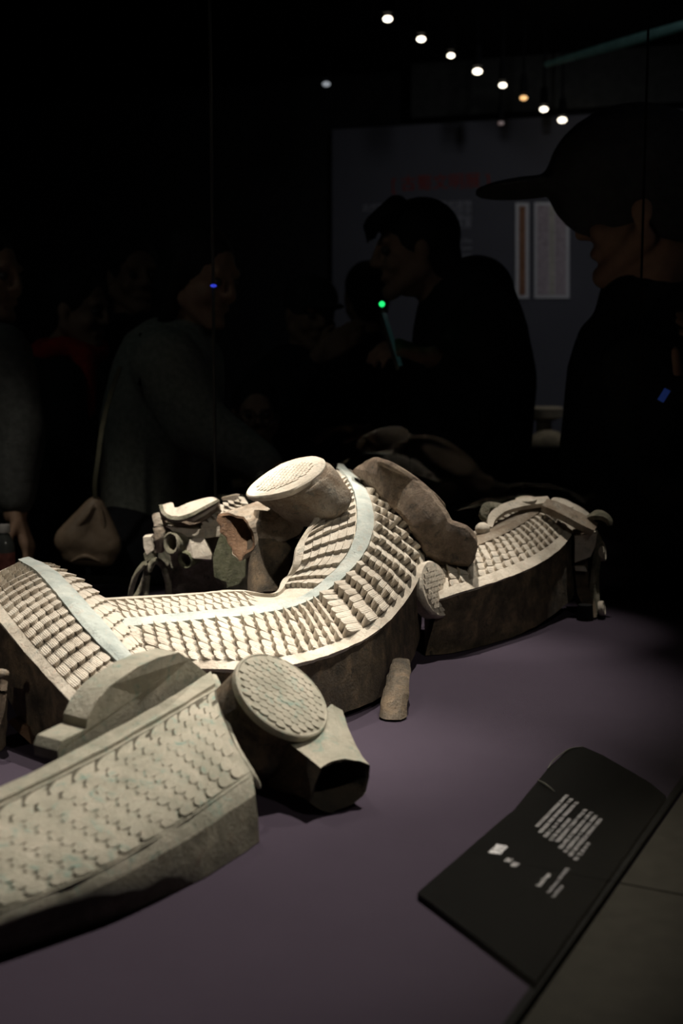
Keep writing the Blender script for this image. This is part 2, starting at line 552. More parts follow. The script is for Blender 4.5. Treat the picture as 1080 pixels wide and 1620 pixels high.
def scale_mesh(f, u0, u1, v0, v1, H, rnd=0.35, over=0.12, dome=0.25, nb=6, na=3, pw=0.9, gap=0.03, tp=2.6):
    """wedge with a rounded high tip at u0 and a low root at u1"""
    b = np.linspace(gap, 1 - gap, nb + 1)
    tip = rnd * np.abs(2 * b - 1) ** tp
    rows = []
    for i in range(na + 1):
        t = (i / na) ** 1.3
        rows.append(tip + (1 + over - tip) * t)
    A = np.array(rows)
    Bm = np.tile(b, (na + 1, 1))
    h = H * np.clip(1 - A / (1 + over), 0, 1) ** pw + H * dome * (1 - (2 * Bm - 1) ** 2) * np.clip(1 - A / (1 + over), 0, 1)
    u = u0 + A * (u1 - u0); v = v0 + Bm * (v1 - v0)
    P = f(u, v); N = normals(f, u, v)
    top = P + N * (h + 0.0003)[..., None]
    bot = P - N * 0.0012
    nv = nb + 1
    V = top.reshape(-1, 3)
    F = grid_faces(na + 1, nv)
    # skirt round tip and both sides
    loop = [(i, 0) for i in range(na, -1, -1)] + [(0, j) for j in range(1, nv)] + [(i, nb) for i in range(1, na + 1)]
    base = len(V)
    sk = np.array([bot[i, j] for i, j in loop])
    V = np.concatenate([V, sk])
    for q in range(len(loop) - 1):
        a0 = loop[q][0] * nv + loop[q][1]; a1 = loop[q + 1][0] * nv + loop[q + 1][1]
        F.append([a0, a1, base + q + 1, base + q])
    uv = np.concatenate([np.stack([A, Bm], -1).reshape(-1, 2), np.array([[A[i, j], Bm[i, j]] for i, j in loop])])
    return V, F, uv + rng.random(2)


def arc_params(f, v, a, b, n):
    """n+1 parameters of equal arc length between a and b along f(., v)"""
    t = np.linspace(a, b, 400)
    p = f(t, np.full_like(t, v))
    s = np.concatenate([[0], np.cumsum(np.linalg.norm(np.diff(p, axis=0), axis=1))])
    return np.interp(np.linspace(0, s[-1], n + 1), s, t)


class Band:
    """a gabled bronze band: outer bottom, outer rim, ridge, inner rim, inner bottom"""
    def __init__(s, OB, OR, RG, IR, IB, bulge=0.0, gbulge=0.0):
        s.OB, s.OR, s.RG, s.IR, s.IB = [np.asarray(x, float) for x in (OB, OR, RG, IR, IB)]
        s.bulge, s.gb = bulge, gbulge
        s.k = len(s.OR)

    def F(s, u, v):
        u = np.asarray(u, float); v = np.asarray(v, float)
        p = cr(s.RG, u) * (1 - v)[..., None] + cr(s.OR, u) * v[..., None]
        p[..., 2] += s.bulge * 4 * v * (1 - v)
        return p

    def G(s, u, v):
        u = np.asarray(u, float); v = np.asarray(v, float)
        p = cr(s.RG, u) * (1 - v)[..., None] + cr(s.IR, u) * v[..., None]
        p[..., 2] += s.gb * 4 * v * (1 - v)
        return p

    def body(s, name, mat_wall, mat_top, parent, nu=8, seed=1.0, u0=0.0, u1=None):
        u1 = s.k - 1 if u1 is None else u1
        us = np.linspace(u0, u1, int((u1 - u0) * nu) + 1)
        one = np.ones_like(us)
        OB, OR, IR, IB = cr(s.OB, us), cr(s.OR, us), cr(s.IR, us), cr(s.IB, us)
        cols = [OB]
        for t in (0.25, 0.5, 0.75):
            cols.append(OB * (1 - t) + OR * t)
        cols.append(OR)
        for v in (0.75, 0.5, 0.25):
            cols.append(s.F(us, one * v))
        cols.append(cr(s.RG, us))
        for v in (0.25, 0.5, 0.75):
            cols.append(s.G(us, one * v))
        cols += [IR, IR * 0.5 + IB * 0.5, IB]
        R = np.stack(cols, 1)
        V, F = loft(R, 1)
        m_ = R.shape[1]
        V = rough_up(V, 0.0014, 45, seed)
        V[:, 2] = np.maximum(V[:, 2], TABLE + 0.0012)
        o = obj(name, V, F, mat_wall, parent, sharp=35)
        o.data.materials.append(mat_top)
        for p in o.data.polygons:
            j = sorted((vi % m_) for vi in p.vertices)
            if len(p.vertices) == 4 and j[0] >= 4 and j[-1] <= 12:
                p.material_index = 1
        return o

    def strip(s, name, mat, parent, pts, t, u0, u1, nu=8, amp=0.0008):
        """raised strip through (side, v) points; side F or G"""
        us = np.linspace(u0, u1, int((u1 - u0) * nu) + 2)
        tops, bots = [], []
        for side, v in pts:
            f = s.F if side == 'F' else s.G
            vv = np.full_like(us, v)
            P, N = f(us, vv), normals(f, us, np.clip(vv, 0.02, 0.98))
            tops.append(P + N * t); bots.append(P - N * 0.002)
        R = np.stack(tops + bots[::-1], 1)
        V, F = loft(R, 1)
        return obj(name, rough_up(V, amp, 70, 3.0), F, mat, parent, sharp=50)

    def scales(s, side, ua, ub, cols, va, vb, rows, H, out, flip=False, jit=0.06, skew=0.0, **kw):
        f = s.F if side == 'F' else s.G
        us = arc_params(f, 0.5 * (va + vb), ua, ub, cols)
        vsr = np.linspace(va, vb, rows + 1)
        for i in range(cols):
            for j in range(rows):
                a, b = (us[i + 1], us[i]) if flip else (us[i], us[i + 1])
                sh = rng.uniform(-jit, jit) * (b - a) + skew * (j - rows / 2) * (b - a)
                h = H * rng.uniform(0.8, 1.15)
                out.append(scale_mesh(f, a + sh, b + sh, vsr[j], vsr[j + 1], h, **kw))


def place_scales(parent, items, mat, limit=290):
    for i, (V, F, uv) in enumerate(items[:limit]):
        obj('scale', V, F, mat, parent, sharp=60, uvs=uv)
    if len(items) > limit:
        mb = MB(); uvs = []
        for V, F, uv in items[limit:]:
            mb.add(V, F); uvs.extend(uv.tolist())
        o = mb.build('scale_field', mat, parent, sharp=60, uvs=uvs)
        o['kind'] = 'stuff'


# ------------------------------------------------------------------ hall shell
def struct(name, V, F, mat):
    o = obj(name, V, F, mat, None, sharp=30, loc=(0, 0, 0))
    o['kind'] = 'structure'
    return o


struct('floor', *box((0, 2.6, -0.05), 9.0, 9.6, 0.1), M['floor'])
struct('ceiling', *box((0, 2.6, 3.0), 9.0, 9.6, 0.1), M['ceiling'])
struct('wall_left', *box((-4.5, 2.6, 1.5), 0.1, 9.6, 3.1), M['wall'])
struct('wall_right', *box((4.5, 2.6, 1.5), 0.1, 9.6, 3.1), M['wall'])
# the far wall runs a little nearer on the right
pL, pR = D(525, 205, 6.72), D(1080, 170, 6.20)
wd = (pR - pL)[:2] / np.linalg.norm((pR - pL)[:2])
wn = np.array([wd[1], -wd[0]])                         # towards the camera
panel_top = pL[2]
pR[2] = panel_top
WROT = math.atan2(wd[1], wd[0])
wc = pL[:2] + wd * 0.0 - wn * 0.09
struct('wall_back', *box((wc[0], wc[1], 1.5), 10.4, 0.1, 3.1, WROT), M['wall'])
pc = pL[:2] + wd * 1.6 - wn * 0.02
struct('wall_back_panel', *box((pc[0], pc[1], 0.5 + panel_top / 2), 3.2, 0.04, panel_top - 1.0, WROT), M['panel'])
# lintel over the panel
lc = pL[:2] + wd * 1.95 + wn * 0.02
struct('trim_1', *box((lc[0], lc[1], panel_top + 0.17), 3.0, 0.12, 0.30, WROT), plain('lintel_grey', (0.035, 0.035, 0.030), 0.8, 0.2))


def on_wall(px, py, d=0.002):
    """point of the far panel seen at (px, py), d in front of it"""
    r_ = ray(px, py)
    n3 = np.array([wn[0], wn[1], 0])
    o_ = np.array([0, 0, CAM_H])
    p0 = np.array([pL[0], pL[1], 0]) + n3 * d
    return o_ + r_ * (((p0 - o_) @ n3) / (r_ @ n3))


def text_obj(name, body, size, mat, origin, xdir, ydir, parent=None, align='LEFT', depth=0.0003, label=None, cat=None, bold=0.0):
    cu = bpy.data.curves.new(name, 'FONT')
    cu.body = body
    cu.size = size
    cu.align_x = align
    cu.extrude = depth
    cu.offset = bold
    cu.resolution_u = 2
    tmp = bpy.data.objects.new('tmp_text', cu)
    COL.objects.link(tmp)
    dg = bpy.context.evaluated_depsgraph_get()
    me = bpy.data.meshes.new_from_object(tmp.evaluated_get(dg))
    bpy.data.objects.remove(tmp)
    x = Vector(xdir).normalized(); y = Vector(ydir).normalized(); z = x.cross(y)
    Mx = Matrix((x, y, z)).transposed().to_4x4()
    Mx.translation = Vector(origin) - off(parent)
    me.transform(Mx)
    me.materials.clear(); me.materials.append(mat)
    me.name = name
    o = bpy.data.objects.new(name, me)
    COL.objects.link(o)
    o.parent = parent
    OFF[o.name] = off(parent)
    if label: tag(o, label, cat)
    return o


WX = (wd[0], wd[1], 0)
ph = thing('wall_heading', 'dim red bracketed heading lettered on the grey wall panel', 'lettering', on_wall(622, 300))
text_obj('lettering', '[ 古蜀文明展 ]', 0.085, M['red_print'], on_wall(618, 301), WX, (0, 0, 1), ph)
pt = thing('wall_text', 'faint grey right-aligned paragraph lettered beside the seated visitor head on the wall panel', 'lettering', on_wall(745, 330))
pt['label'] = 'faint grey paragraph printed on the grey wall panel under the red heading'
for i, s_ in enumerate(['古代蜀国的青铜文明与祭祀器物', '龙与虎的形象出土于祭祀坑中', '器物纹饰精美造型独特神秘', '反映古蜀先民的信仰世界', '', 'Bronze relics of ancient Shu', 'from the sacrificial pits', 'and their ornament']):
    if s_:
        text_obj('text_line', s_, 0.042 if i < 5 else 0.03, M['dim_print'], on_wall(746, 327 + i * 11.3), WX, (0, 0, 1), pt, align='RIGHT')


def wall_picture(name, label, x0, y0, x1, y1, bands):
    c = on_wall((x0 + x1) / 2, (y0 + y1) / 2, 0.012)
    t = thing(name, label, 'picture', on_wall((x0 + x1) / 2, y1))
    def rect(a0, b0, a1, b1, d, th):
        P = [on_wall(a0, b1, d), on_wall(a1, b1, d), on_wall(a1, b0, d), on_wall(a0, b0, d)]
        return extrude(P, np.array([-wn[0], -wn[1], 0]) * th)
    V, F = rect(x0, y0, x1, y1, 0.014, 0.014)
    obj('mount', V, F, M['frame_grey'], t, sharp=30)
    for nm, fx0, fx1, mt in bands:
        V, F = rect(x0 + fx0 * (x1 - x0), y0 + 5, x0 + fx1 * (x1 - x0), y1 - 5, 0.017, 0.004)
        obj(nm, V, F, M[mt], t, sharp=30)


wall_picture('wall_picture', 'narrow upright wall picture with a rust coloured strip in a pale mount', 815, 321, 836, 472, [('rust_strip', 0.28, 0.75, 'picture_rust')])
wall_picture('wall_picture', 'broad upright wall picture of two mauve rubbings split by a tan strip', 845, 320, 900, 472,
             [('rubbing', 0.08, 0.41, 'picture_mauve'), ('tan_strip', 0.43, 0.57, 'picture_tan'), ('rubbing', 0.59, 0.91, 'picture_mauve')])

# track of small ceiling lamps receding towards the far wall
LAMPS = [(613, 30, 6.8, 'lamp_glow'), (666, 62, 6.4, 'lamp_glow'), (713, 88, 5.4, 'lamp_glow'), (755, 113, 6.8, 'lamp_glow'), (795, 135, 5.6, 'lamp_glow'), (828, 155, 5.6, 'lamp_amber'), (860, 173, 5.8, 'lamp_glow'), (889, 190, 6.2, 'lamp_glow')]
HL = 1.20
ORD = ['first', 'second', 'third', 'fourth', 'fifth', 'sixth', 'seventh', 'eighth']


def lamp(c, r_, mat, label, group):
    t = thing('track_lamp', label, 'lamp', c, group)
    V, F = tube([c + np.array([0, 0, 0.02]), c + np.array([0, 0, 0.05]), c + np.array([0, 0, 0.10])], [r_ * 1.25, r_ * 1.3, r_ * 0.9], 14, 2)
    obj('housing', V, F, M['black'], t)
    obj('bulb', *ellipsoid(c, r_ * 1.25, r_ * 1.25, r_ * 0.75, nu=8, nv=14), M[mat], t)
    top = CAM_H + 1.55 - (c[2] + 0.09)
    obj('stem', *tube([c + np.array([0, 0, 0.09]), c + np.array([0, 0, 0.09 + top / 2]), c + np.array([0, 0, 0.09 + top])], [0.006] * 3, 6, 1), M['black'], t)


for i, (x, y, rp, mt) in enumerate(LAMPS):
    d = ray(x, y)
    Y = HL / d[2] * d[1]
    c = D(x, y, Y)
    if mt == 'lamp_amber':
        lb = 'amber tinted lamp of the ceiling row, third from the far wall end'
    else:
        lb = 'warm white ceiling lamp, %s of the row counted from the camera end' % ORD[i]
    lamp(c, r_at(rp * .85, Y), mt, lb, 'lamps in the ceiling row')
lamp(D(516, 133, 5.3), r_at(5, 5.3), 'lamp_dim', 'dim bluish ceiling lamp alone to one side of the row', 'lamps in the ceiling row')
lamp(D(792, 195, 6.0), r_at(4, 6.0), 'lamp_faint', 'faint reddish ceiling lamp hanging below the main row', 'lamps in the ceiling row')
# dim teal glowing streak under the ceiling
a, b_ = D(864, 102, 5.6), D(1110, 32, 4.6)
V, F = tube([a, a * 0.5 + b_ * 0.5, b_], [0.012, 0.020, 0.018], 8, 3)
tag(obj('teal_streak', V, F, M['teal_glow'], None, loc=a), 'dim teal light strip slanting under the black ceiling', 'lamp')

# ------------------------------------------------------------------ display plinth, ledge, glass
E0, E1 = Z(810, 1620), Z(1080, 1240)
ed = (E1 - E0)[:2]; ed /= np.linalg.norm(ed)               # along the front edge
en = np.array([-ed[1], ed[0]])                             # into the case
G0, G1 = np.array([-0.95, 2.36]), np.array([0.80, 2.075])  # foot of the rear glass
gd = (G1 - G0) / np.linalg.norm(G1 - G0)
gn = np.array([gd[1], -gd[0]])                             # towards the camera


def isect(p, d, q, e):
    A = np.array([[d[0], -e[0]], [d[1], -e[1]]])
    t = np.linalg.solve(A, q - p)
    return p + d * t[0]


e0 = E0[:2]
corner = isect(e0, ed, G0, gd)
near = e0 - ed * 1.6
poly = [near, corner, G0 - gd * 0.3, np.array([-1.25, -0.2])]
pl = thing('display_plinth', 'low display plinth covered in purple grey woven cloth', 'plinth', (-0.3, 1.3, 0))
obj('base', *prism([p * 0.98 + np.mean(poly, 0) * 0.02 for p in poly], 0.0, TABLE - 0.012), M['black'], pl, sharp=30)
# cloth as a fine grid with very slight waviness, clipped to the plinth outline
obj('cloth_cover', *prism(poly, TABLE - 0.012, TABLE), M['cloth'], pl, sharp=30)

tp_ = [e0 - ed * 1.5 - en * 0.001, corner - ed * 0.01 - en * 0.001, corner - ed * 0.02 + en * 0.005, e0 - ed * 1.5 + en * 0.005]
obj('edge_trim', *prism(tp_, TABLE - 0.004, TABLE + 0.0004), M['black'], pl, sharp=30)
lg = thing('stone_ledge', 'olive grey stone ledge along the front glass beside the label', 'ledge', (e0[0], e0[1], 0))
jt = Z(975, 1392)[:2]
tj = (jt - e0) @ ed
gap = 0.0012
for s0, s1 in ((-1.6, tj - gap), (tj + gap, (corner - e0) @ ed)):
    p = [e0 + ed * s0 - en * 0.004, e0 + ed * s1 - en * 0.004, e0 + ed * s1 - en * 0.42, e0 + ed * s0 - en * 0.42]
    obj('stone_slab', *prism(p, TABLE - 0.055, TABLE - 0.002), M['stone'], lg, sharp=30)
p = [e0 - ed * 1.6 - en * 0.006, corner - en * 0.006, corner - en * 0.40, e0 - ed * 1.6 - en * 0.40]
obj('ledge_base', *prism(p, 0.0, TABLE - 0.056), M['black'], lg, sharp=30)

gc = thing('glass_case', 'clear glass showcase panes standing on the plinth', 'showcase', (0, 1.3, TABLE))


def pane(p, q, z0, z1, name='glass_pane', mat='glass'):
    p, q = np.asarray(p), np.asarray(q)
    d = (q - p) / np.linalg.norm(q - p); n = np.array([-d[1], d[0]])
    return obj(name, *prism([p, q, q + n * 0.006, p + n * 0.006], z0, z1), M[mat], gc, sharp=30)


ztop = 2.96
seam_px = [(338, 600), (1010, 600)]
seams = []
for sx, sy in seam_px:
    r_ = ray(sx, sy)[:2]
    seams.append(isect(np.zeros(2), r_, G0, gd))
pts = [G0 - gd * 0.25, seams[0], seams[1], corner]
for a, b_ in zip(pts[:-1], pts[1:]):
    pane(a + gd * 0.0008, b_ - gd * 0.0008, TABLE + 0.001, ztop)
M['seam_pale'] = plain('pale_silicone_seam', (0.045, 0.045, 0.042), 0.4, 0.4)
for k, sp in enumerate(seams):
    obj('seam', *box((sp[0] + gn[0] * -0.003, sp[1] + gn[1] * -0.003, (TABLE + ztop) / 2), 0.0035, 0.008, ztop - TABLE - 0.002, math.atan2(gd[1], gd[0])), M['seam_pale' if k == 0 else 'black'], gc, sharp=30)
pane(e0 - ed * 1.6 - en * 0.003, corner - en * 0.003 - ed * 0.002, TABLE + 0.001, ztop, mat='front_glass')
# stone shelf behind the rear glass
p = [G0 - gd * 0.3 - gn * 0.01, corner - gn * 0.01, corner - gn * 0.10, G0 - gd * 0.3 - gn * 0.10]
sh = thing('rear_ledge', 'narrow black ledge behind the rear glass', 'ledge', (0, 2.3, 0))
obj('ledge_top', *prism(p, TABLE - 0.03, TABLE - 0.001), M['black'], sh, sharp=30)
obj('ledge_base', *prism(p, 0.0, TABLE - 0.031), M['black'], sh, sharp=30)

# ------------------------------------------------------------------ label plate
lp_px = [(660, 1412), (847, 1553), (1053, 1259), (1028, 1238), (985, 1213), (952, 1194), (922, 1181), (899, 1184), (884, 1199), (866, 1216), (812, 1282), (800, 1291)]
lp = thing('label_plate', 'glossy black exhibit label with white and grey lettering on the cloth', 'label', Z(840, 1400))
P = [Z(x, y, 0.005) for x, y in lp_px]
obj('plate', *extrude(P, (0, 0, -0.0045)), M['acrylic'], lp, sharp=30)
# thin pale raised lines at the far end of the plate
edge_mat = plain('pale_edge', (0.075, 0.075, 0.06), 0.4, 0.5)
V, F = tube([Z(866, 1216, 0.006), Z(874, 1204, 0.008), Z(889, 1192, 0.007), Z(902, 1184, 0.006), Z(922, 1181, 0.006)], [0.0005, 0.0007, 0.0006, 0.0005, 0.0003], 6, 3)
obj('pale_edge', V, F, edge_mat, lp)
V, F = tube([Z(850, 1234, 0.006), Z(862, 1240, 0.0075), Z(877, 1252, 0.006)], [0.0005, 0.0008, 0.0003], 6, 4)
obj('pale_edge', V, F, edge_mat, lp)
# printed lines, each running between the two points where it stands
xd = (Z(896, 1262) - Z(852, 1308)); xd[2] = 0; xd /= np.linalg.norm(xd)
yd = np.array([-xd[1], xd[0], 0])
GAP = abs((Z(883.3, 1332.7) - Z(851.4, 1308.6)) @ yd) / 4      # line spacing


def label_text(name, body, p0, p1, height, mat, bold=0.0):
    a, b2 = Z(*p0, 0.0052), Z(*p1, 0.0052)
    o = text_obj(name, body, height, M[mat], a, xd, yd, lp, depth=0.0001, bold=bold)
    n_ = len(o.data.vertices)
    co = np.empty(n_ * 3); o.data.vertices.foreach_get('co', co); co = co.reshape(-1, 3)
    org = np.array(Vector(a) - off(lp))
    t = (co - org) @ xd
    k = abs((b2 - a) @ xd) / max(t.max(), 1e-6)
    co += np.outer(t * (k - 1), xd)
    o.data.vertices.foreach_set('co', co.ravel()); o.data.update()


LINES = [((851.4, 1308.6), (900.8, 1258), '青铜龙形器由多段铸接而成 通体鳞纹 '), ((855.7, 1318.3), (908.6, 1264), '龙身盘曲 两侧 附有圆形饰件 头部'), ((864, 1324.9), (915.9, 1269.5), '角卷 口 齿 外 露背 脊隆起纹饰 出'),
         ((872.5, 1330.9), (905.6, 1295.4), '土于祭 祀坑 保存良好'), ((883.3, 1332.7), (929.7, 1281), '该器造型奇特工艺复杂为 研究古 铸'), ((888.2, 1343), (938.7, 1285), '造技术提 供了重要实物资料 反映 先'),
         ((896, 1349), (946, 1290), '民 的精神信仰 与 审美观念 其鳞片'), ((903.8, 1355), (953.8, 1296), '排列 整齐有序层次分明体现 出极高'), ((912.3, 1361.6), (935.7, 1333.3), '的 艺术水平')]
for p0, p1, s_ in LINES:
    label_text('text_line', s_, p0, p1, GAP * 0.68, 'grey_print')
label_text('title', '铜龙形', (789, 1352), (803, 1338), GAP * 1.75, 'white_print', 0.0002)
label_text('caption', '商代', (806, 1364.4), (811.5, 1358.5), GAP * 0.95, 'grey_print', 0.0001)
label_text('caption', '青铜', (815.5, 1372), (821, 1366), GAP * 0.95, 'grey_print', 0.0001)
label_text('subtitle', 'Bronze Dragon', (854.5, 1402.5), (872, 1383), GAP * 0.85, 'grey_print', 0.0001)
label_text('text_line', 'Shang Dynasty (c. 1600-1046 BCE)', (869, 1413), (900, 1374), GAP * 0.68, 'dim_print')
label_text('text_line', 'Sacrificial pit', (877, 1419.5), (891.5, 1401), GAP * 0.68, 'dim_print')

# ------------------------------------------------------------------ fragment: foreground limb section with oval scales
fa = thing('bronze_fragment', 'foreground bronze body section with shallow oval scales and an upturned fin', 'artifact', Z(200, 1400))
NB = [Z(-90, 1545), Z(60, 1495), Z(185, 1453), Z(300, 1402), Z(362, 1366), Z(410, 1333)]
NE = [Z(-90, 1478, .033), Z(60, 1422, .036), Z(172, 1373, .041), Z(287, 1304, .049), Z(345, 1265, .052), Z(399, 1229, .053)]
MM = [Z(-90, 1395, .056), Z(60, 1335, .060), Z(172, 1282, .067), Z(272, 1220, .077), Z(322, 1180, .081), Z(358, 1150, .083)]
FE = [Z(-90, 1318, .072), Z(60, 1247, .076), Z(172, 1190, .083), Z(262, 1138, .092), Z(310, 1110, .096), Z(342, 1090, .098)]
BE = [Z(-90, 1292, .075), Z(60, 1222, .080), Z(165, 1166, .086), Z(250, 1119, .094), Z(300, 1087, .098), Z(333, 1066, .099)]
NB, NE, MM, FE, BE = map(np.array, (NB, NE, MM, FE, BE))
FB = BE.copy(); FB[:, 2] = TABLE + 0.001; FB += np.array([-0.004, 0.006, 0])


def A_top(u, v):
    """v 0 far edge .. 1 near edge, through the middle row"""
    u = np.asarray(u, float); v = np.asarray(v, float)
    p0, p1, p2 = cr(FE, u), cr(MM, u), cr(NE, u)
    v = v[..., None]
    # quadratic through three points
    return p0 * (2 * (v - .5) * (v - 1)) + p1 * (-4 * v * (v - 1)) + p2 * (2 * v * (v - .5))


us = np.linspace(0, 5, 41)
cols = [cr(NB, us), cr(NB, us) * .62 + cr(NE, us) * .38 + np.array([0.002, -0.004, 0]), cr(NB, us) * .25 + cr(NE, us) * .75 + np.array([0.001, -0.003, 0])]
for v in (1.0, 0.93, 0.8, 0.65, 0.5, 0.35, 0.2, 0.05, 0.0):
    cols.append(A_top(us, np.full_like(us, v)))
cols += [cr(BE, us), cr(BE, us) * .5 + cr(FB, us) * .5, cr(FB, us)]
R = np.stack(cols, 1)
V, F = loft(R, 1)
V = rough_up(V, 0.0010, 40, 2.0)
V[:, 2] = np.maximum(V[:, 2], TABLE + 0.0008)
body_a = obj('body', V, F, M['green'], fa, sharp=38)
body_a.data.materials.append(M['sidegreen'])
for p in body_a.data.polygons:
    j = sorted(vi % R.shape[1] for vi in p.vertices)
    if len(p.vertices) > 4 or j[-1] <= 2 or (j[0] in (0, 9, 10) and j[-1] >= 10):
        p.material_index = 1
# recessed groove + raised far border strip
bs = np.stack([cr(FE, us) * .86 + cr(BE, us) * .14 + [0, 0, -0.002], cr(FE, us) * .86 + cr(BE, us) * .14 + [0, 0, .0035], cr(FE, us) * .1 + cr(BE, us) * .9 + [0, 0, .004], cr(BE, us) + [0, 0, -0.002]], 1)
V, F = loft(bs, 1)
obj('border_strip', rough_up(V, 0.0006, 60, 4), F, M['green'], fa, sharp=35)
# two engraved lines along the near edge, cast proud
for vv in (0.955, 0.985):
    P = A_top(us, np.full_like(us, vv)); N = normals(A_top, us, np.full_like(us, min(vv, .97)))
    V, F = tube((P + N * 0.0002)[::4], [0.0007] * len(us[::4]), 6, 2)
    obj('edge_line', V, F, M['green'], fa, sharp=80)
items = []
ncol, nrow = 15, 9
up = arc_params(A_top, 0.5, 0.0, 4.93, ncol)
vr_ = np.linspace(0.03, 0.935, nrow + 1)
for i in range(ncol):
    for j in range(nrow):
        sh = 0.5 * (j % 2)
        du = up[i + 1] - up[i]
        u0 = up[i] + sh * du; u1 = up[i + 1] + sh * du
        if u1 > 4.96: continue
        u1 -= 0.10 * du
        h = 0.0014 * (0.2 + 0.8 * (j / nrow)) * rng.uniform(0.7, 1.15)
        items.append((u0, scale_mesh(A_top, u0, u1, vr_[j] - 0.012, vr_[j + 1] + 0.012, h, rnd=0.34, over=0.0, dome=0.1, nb=10, na=4, pw=0.22, gap=0.0, tp=2.0)))
items.sort(key=lambda t: -t[0])
place_scales(fa, [t[1] for t in items], M['greenscale'], 290)

# fin standing on the far border
fin_px = [(93, 1204), (91, 1188), (97, 1172), (118, 1162), (137, 1153), (138, 1138), (150, 1112), (174, 1085), (218, 1055), (250, 1040), (283, 1032), (300, 1043), (326, 1064), (333, 1072)]
def fin_Y(x): return float(np.interp(x, [60, 165, 250, 333], [BE[1][1], BE[2][1], BE[3][1], BE[5][1]]))
front = np.array([D(x, y, fin_Y(x) + 0.004) for x, y in fin_px])
perp = np.array([-0.80, 0.59, 0]) * 0.030
V, F = extrude(front, perp)
obj('fin', rough_up(V, 0.0006, 60, 5), F, M['green'], fa, sharp=30)

# hip drum and disc
c, L, S, n, rad = disc_frame(447, 1098, 1.135, 0.80, 0.60, 88, 0.46)
rings = []
for h, sc, dx in ((-0.085, 0.84, 0.0), (-0.07, 0.98, 0.0), (-0.055, 1.04, 0.0), (-0.040, 1.02, 0.0), (-0.022, 0.99, 0), (-0.012, 0.965, 0), (-0.008, 0.93, 0)):
    rings.append(ring_on(c + n * h, L, S, rad * sc, 32))
V, F = loft(rings, 3)
obj('hip_drum', rough_up(V, 0.0012, 45, 6), F, M['dark'], fa, sharp=40)
rings = [ring_on(c + n * h, L, S, rad * sc, 40) for h, sc in ((-0.009, 0.90), (-0.008, 0.985), (-0.004, 1.0), (-0.0005, 0.985), (0.0005, 0.955), (-0.0004, 0.93), (0.0012, 0.6), (0.002, 0.2))]
V, F = loft(rings, 1)
da = obj('hip_disc', V, F, M['greenscale'], fa, sharp=35)


def disc_f(c, L, S, n, rad, crown):
    def f(u, v):
        u = np.asarray(u, float); v = np.asarray(v, float)
        q = np.clip(1 - u ** 2 - v ** 2, 0, 1)
        return c + (u[..., None] * L + v[..., None] * S) * rad + n * (crown * q)[..., None]
    return f


def disc_scales(disc, c, L, S, n, rad, mat, cell, H, tipdir):
    """low overlapping scales cast on a disc, joined as fine relief"""
    f = disc_f(c, L, S, n, rad * 0.92, 0.0014)
    mb = MB(); uvs = []
    k = int(1 / cell) + 1
    for i in range(-k, k + 1):
        for j in range(-k, k + 1):
            u = (i + 0.5 * (j % 2)) * cell * 1.15; v = j * cell
            if math.hypot(u, v) > 0.90: continue
            a, b2 = (u - cell * .6, u + cell * .6) if tipdir < 0 else (u + cell * .6, u - cell * .6)
            V, F, uv = scale_mesh(f, a, b2, v - cell * .5, v + cell * .5, H, rnd=0.6, over=0.0, dome=0.1, nb=6, na=2, gap=0.0)
            mb.add(V, F); uvs.extend(uv.tolist())
    o = mb.build('disc_scales', mat, disc, sharp=60, uvs=uvs)
    o['kind'] = 'stuff'


disc_scales(da, c + n * 0.0009, L, S, n, rad, M['greenscale'], 0.17, 0.00010, 1)
# collar where the body meets the drum
col = [Z(338, 1072, .090), Z(347, 1098, .088), Z(356, 1146, .074), Z(375, 1190, .060), Z(398, 1226, .044), Z(410, 1245, .030)]
V, F = tube(col, [0.004, 0.005, 0.005, 0.0045, 0.004, 0.002], 8, 4)
obj('collar', V, F, M['green'], fa, sharp=80)
# broken limb stub, hollow
op = [(507, 1214, 1.068), (526, 1205, 1.08), (545, 1201, 1.086), (565, 1203, 1.094), (583, 1209, 1.10), (584, 1230, 1.10), (578, 1252, 1.097), (560, 1271, 1.088), (525, 1285, 1.078), (505, 1280, 1.074), (490, 1270, 1.073), (496, 1240, 1.071)]
rt = [(441, 1164, 1.112), (470, 1150, 1.13), (500, 1134, 1.15), (524, 1114, 1.165), (541, 1124, 1.175), (550, 1160, 1.175), (545, 1205, 1.17), (505, 1236, 1.15), (460, 1252, 1.132), (440, 1252, 1.126), (424, 1243, 1.124), (428, 1205, 1.120)]
O = np.array([D(*q) for q in op]); Rr = np.array([D(*q) for q in rt])
t = O.mean(0) - Rr.mean(0); t /= np.linalg.norm(t)
lin = lambda r_: np.stack([r_ * (1 - k / 3) + np.roll(r_, -1, 0) * (k / 3) for k in range(3)], 1).reshape(-1, 3)
O2, R2 = lin(O), lin(Rr)
cen = O2.mean(0)
pinch = lambda q, k: q.mean(0) + (q - q.mean(0)) * k
rings = [R2, pinch(R2 * .7 + O2 * .3, .95), pinch(R2 * .4 + O2 * .6, .90), pinch(R2 * .15 + O2 * .85, .93)]
rim = O2 + np.array([t * (0.003 * noise.noise(Vector(p) * 90)) for p in O2])
inner = [cen + (O2 - cen) * 0.90 - t * 0.001, cen - t * 0.02 + (O2 - cen) * 0.82, cen - t * 0.045 + (O2 - cen) * 0.6]
V, F = loft(rings + [rim], 1, caps=(True, False))
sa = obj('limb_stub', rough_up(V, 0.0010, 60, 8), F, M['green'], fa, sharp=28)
sa.data.materials.append(M['dark'])  # dark bronze on the left-front faces also stands in for their shade
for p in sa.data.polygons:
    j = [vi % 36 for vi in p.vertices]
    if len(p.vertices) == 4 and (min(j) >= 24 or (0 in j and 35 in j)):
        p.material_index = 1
V, F = loft([rim, inner[0], inner[1], inner[2]], 1, caps=(False, True))
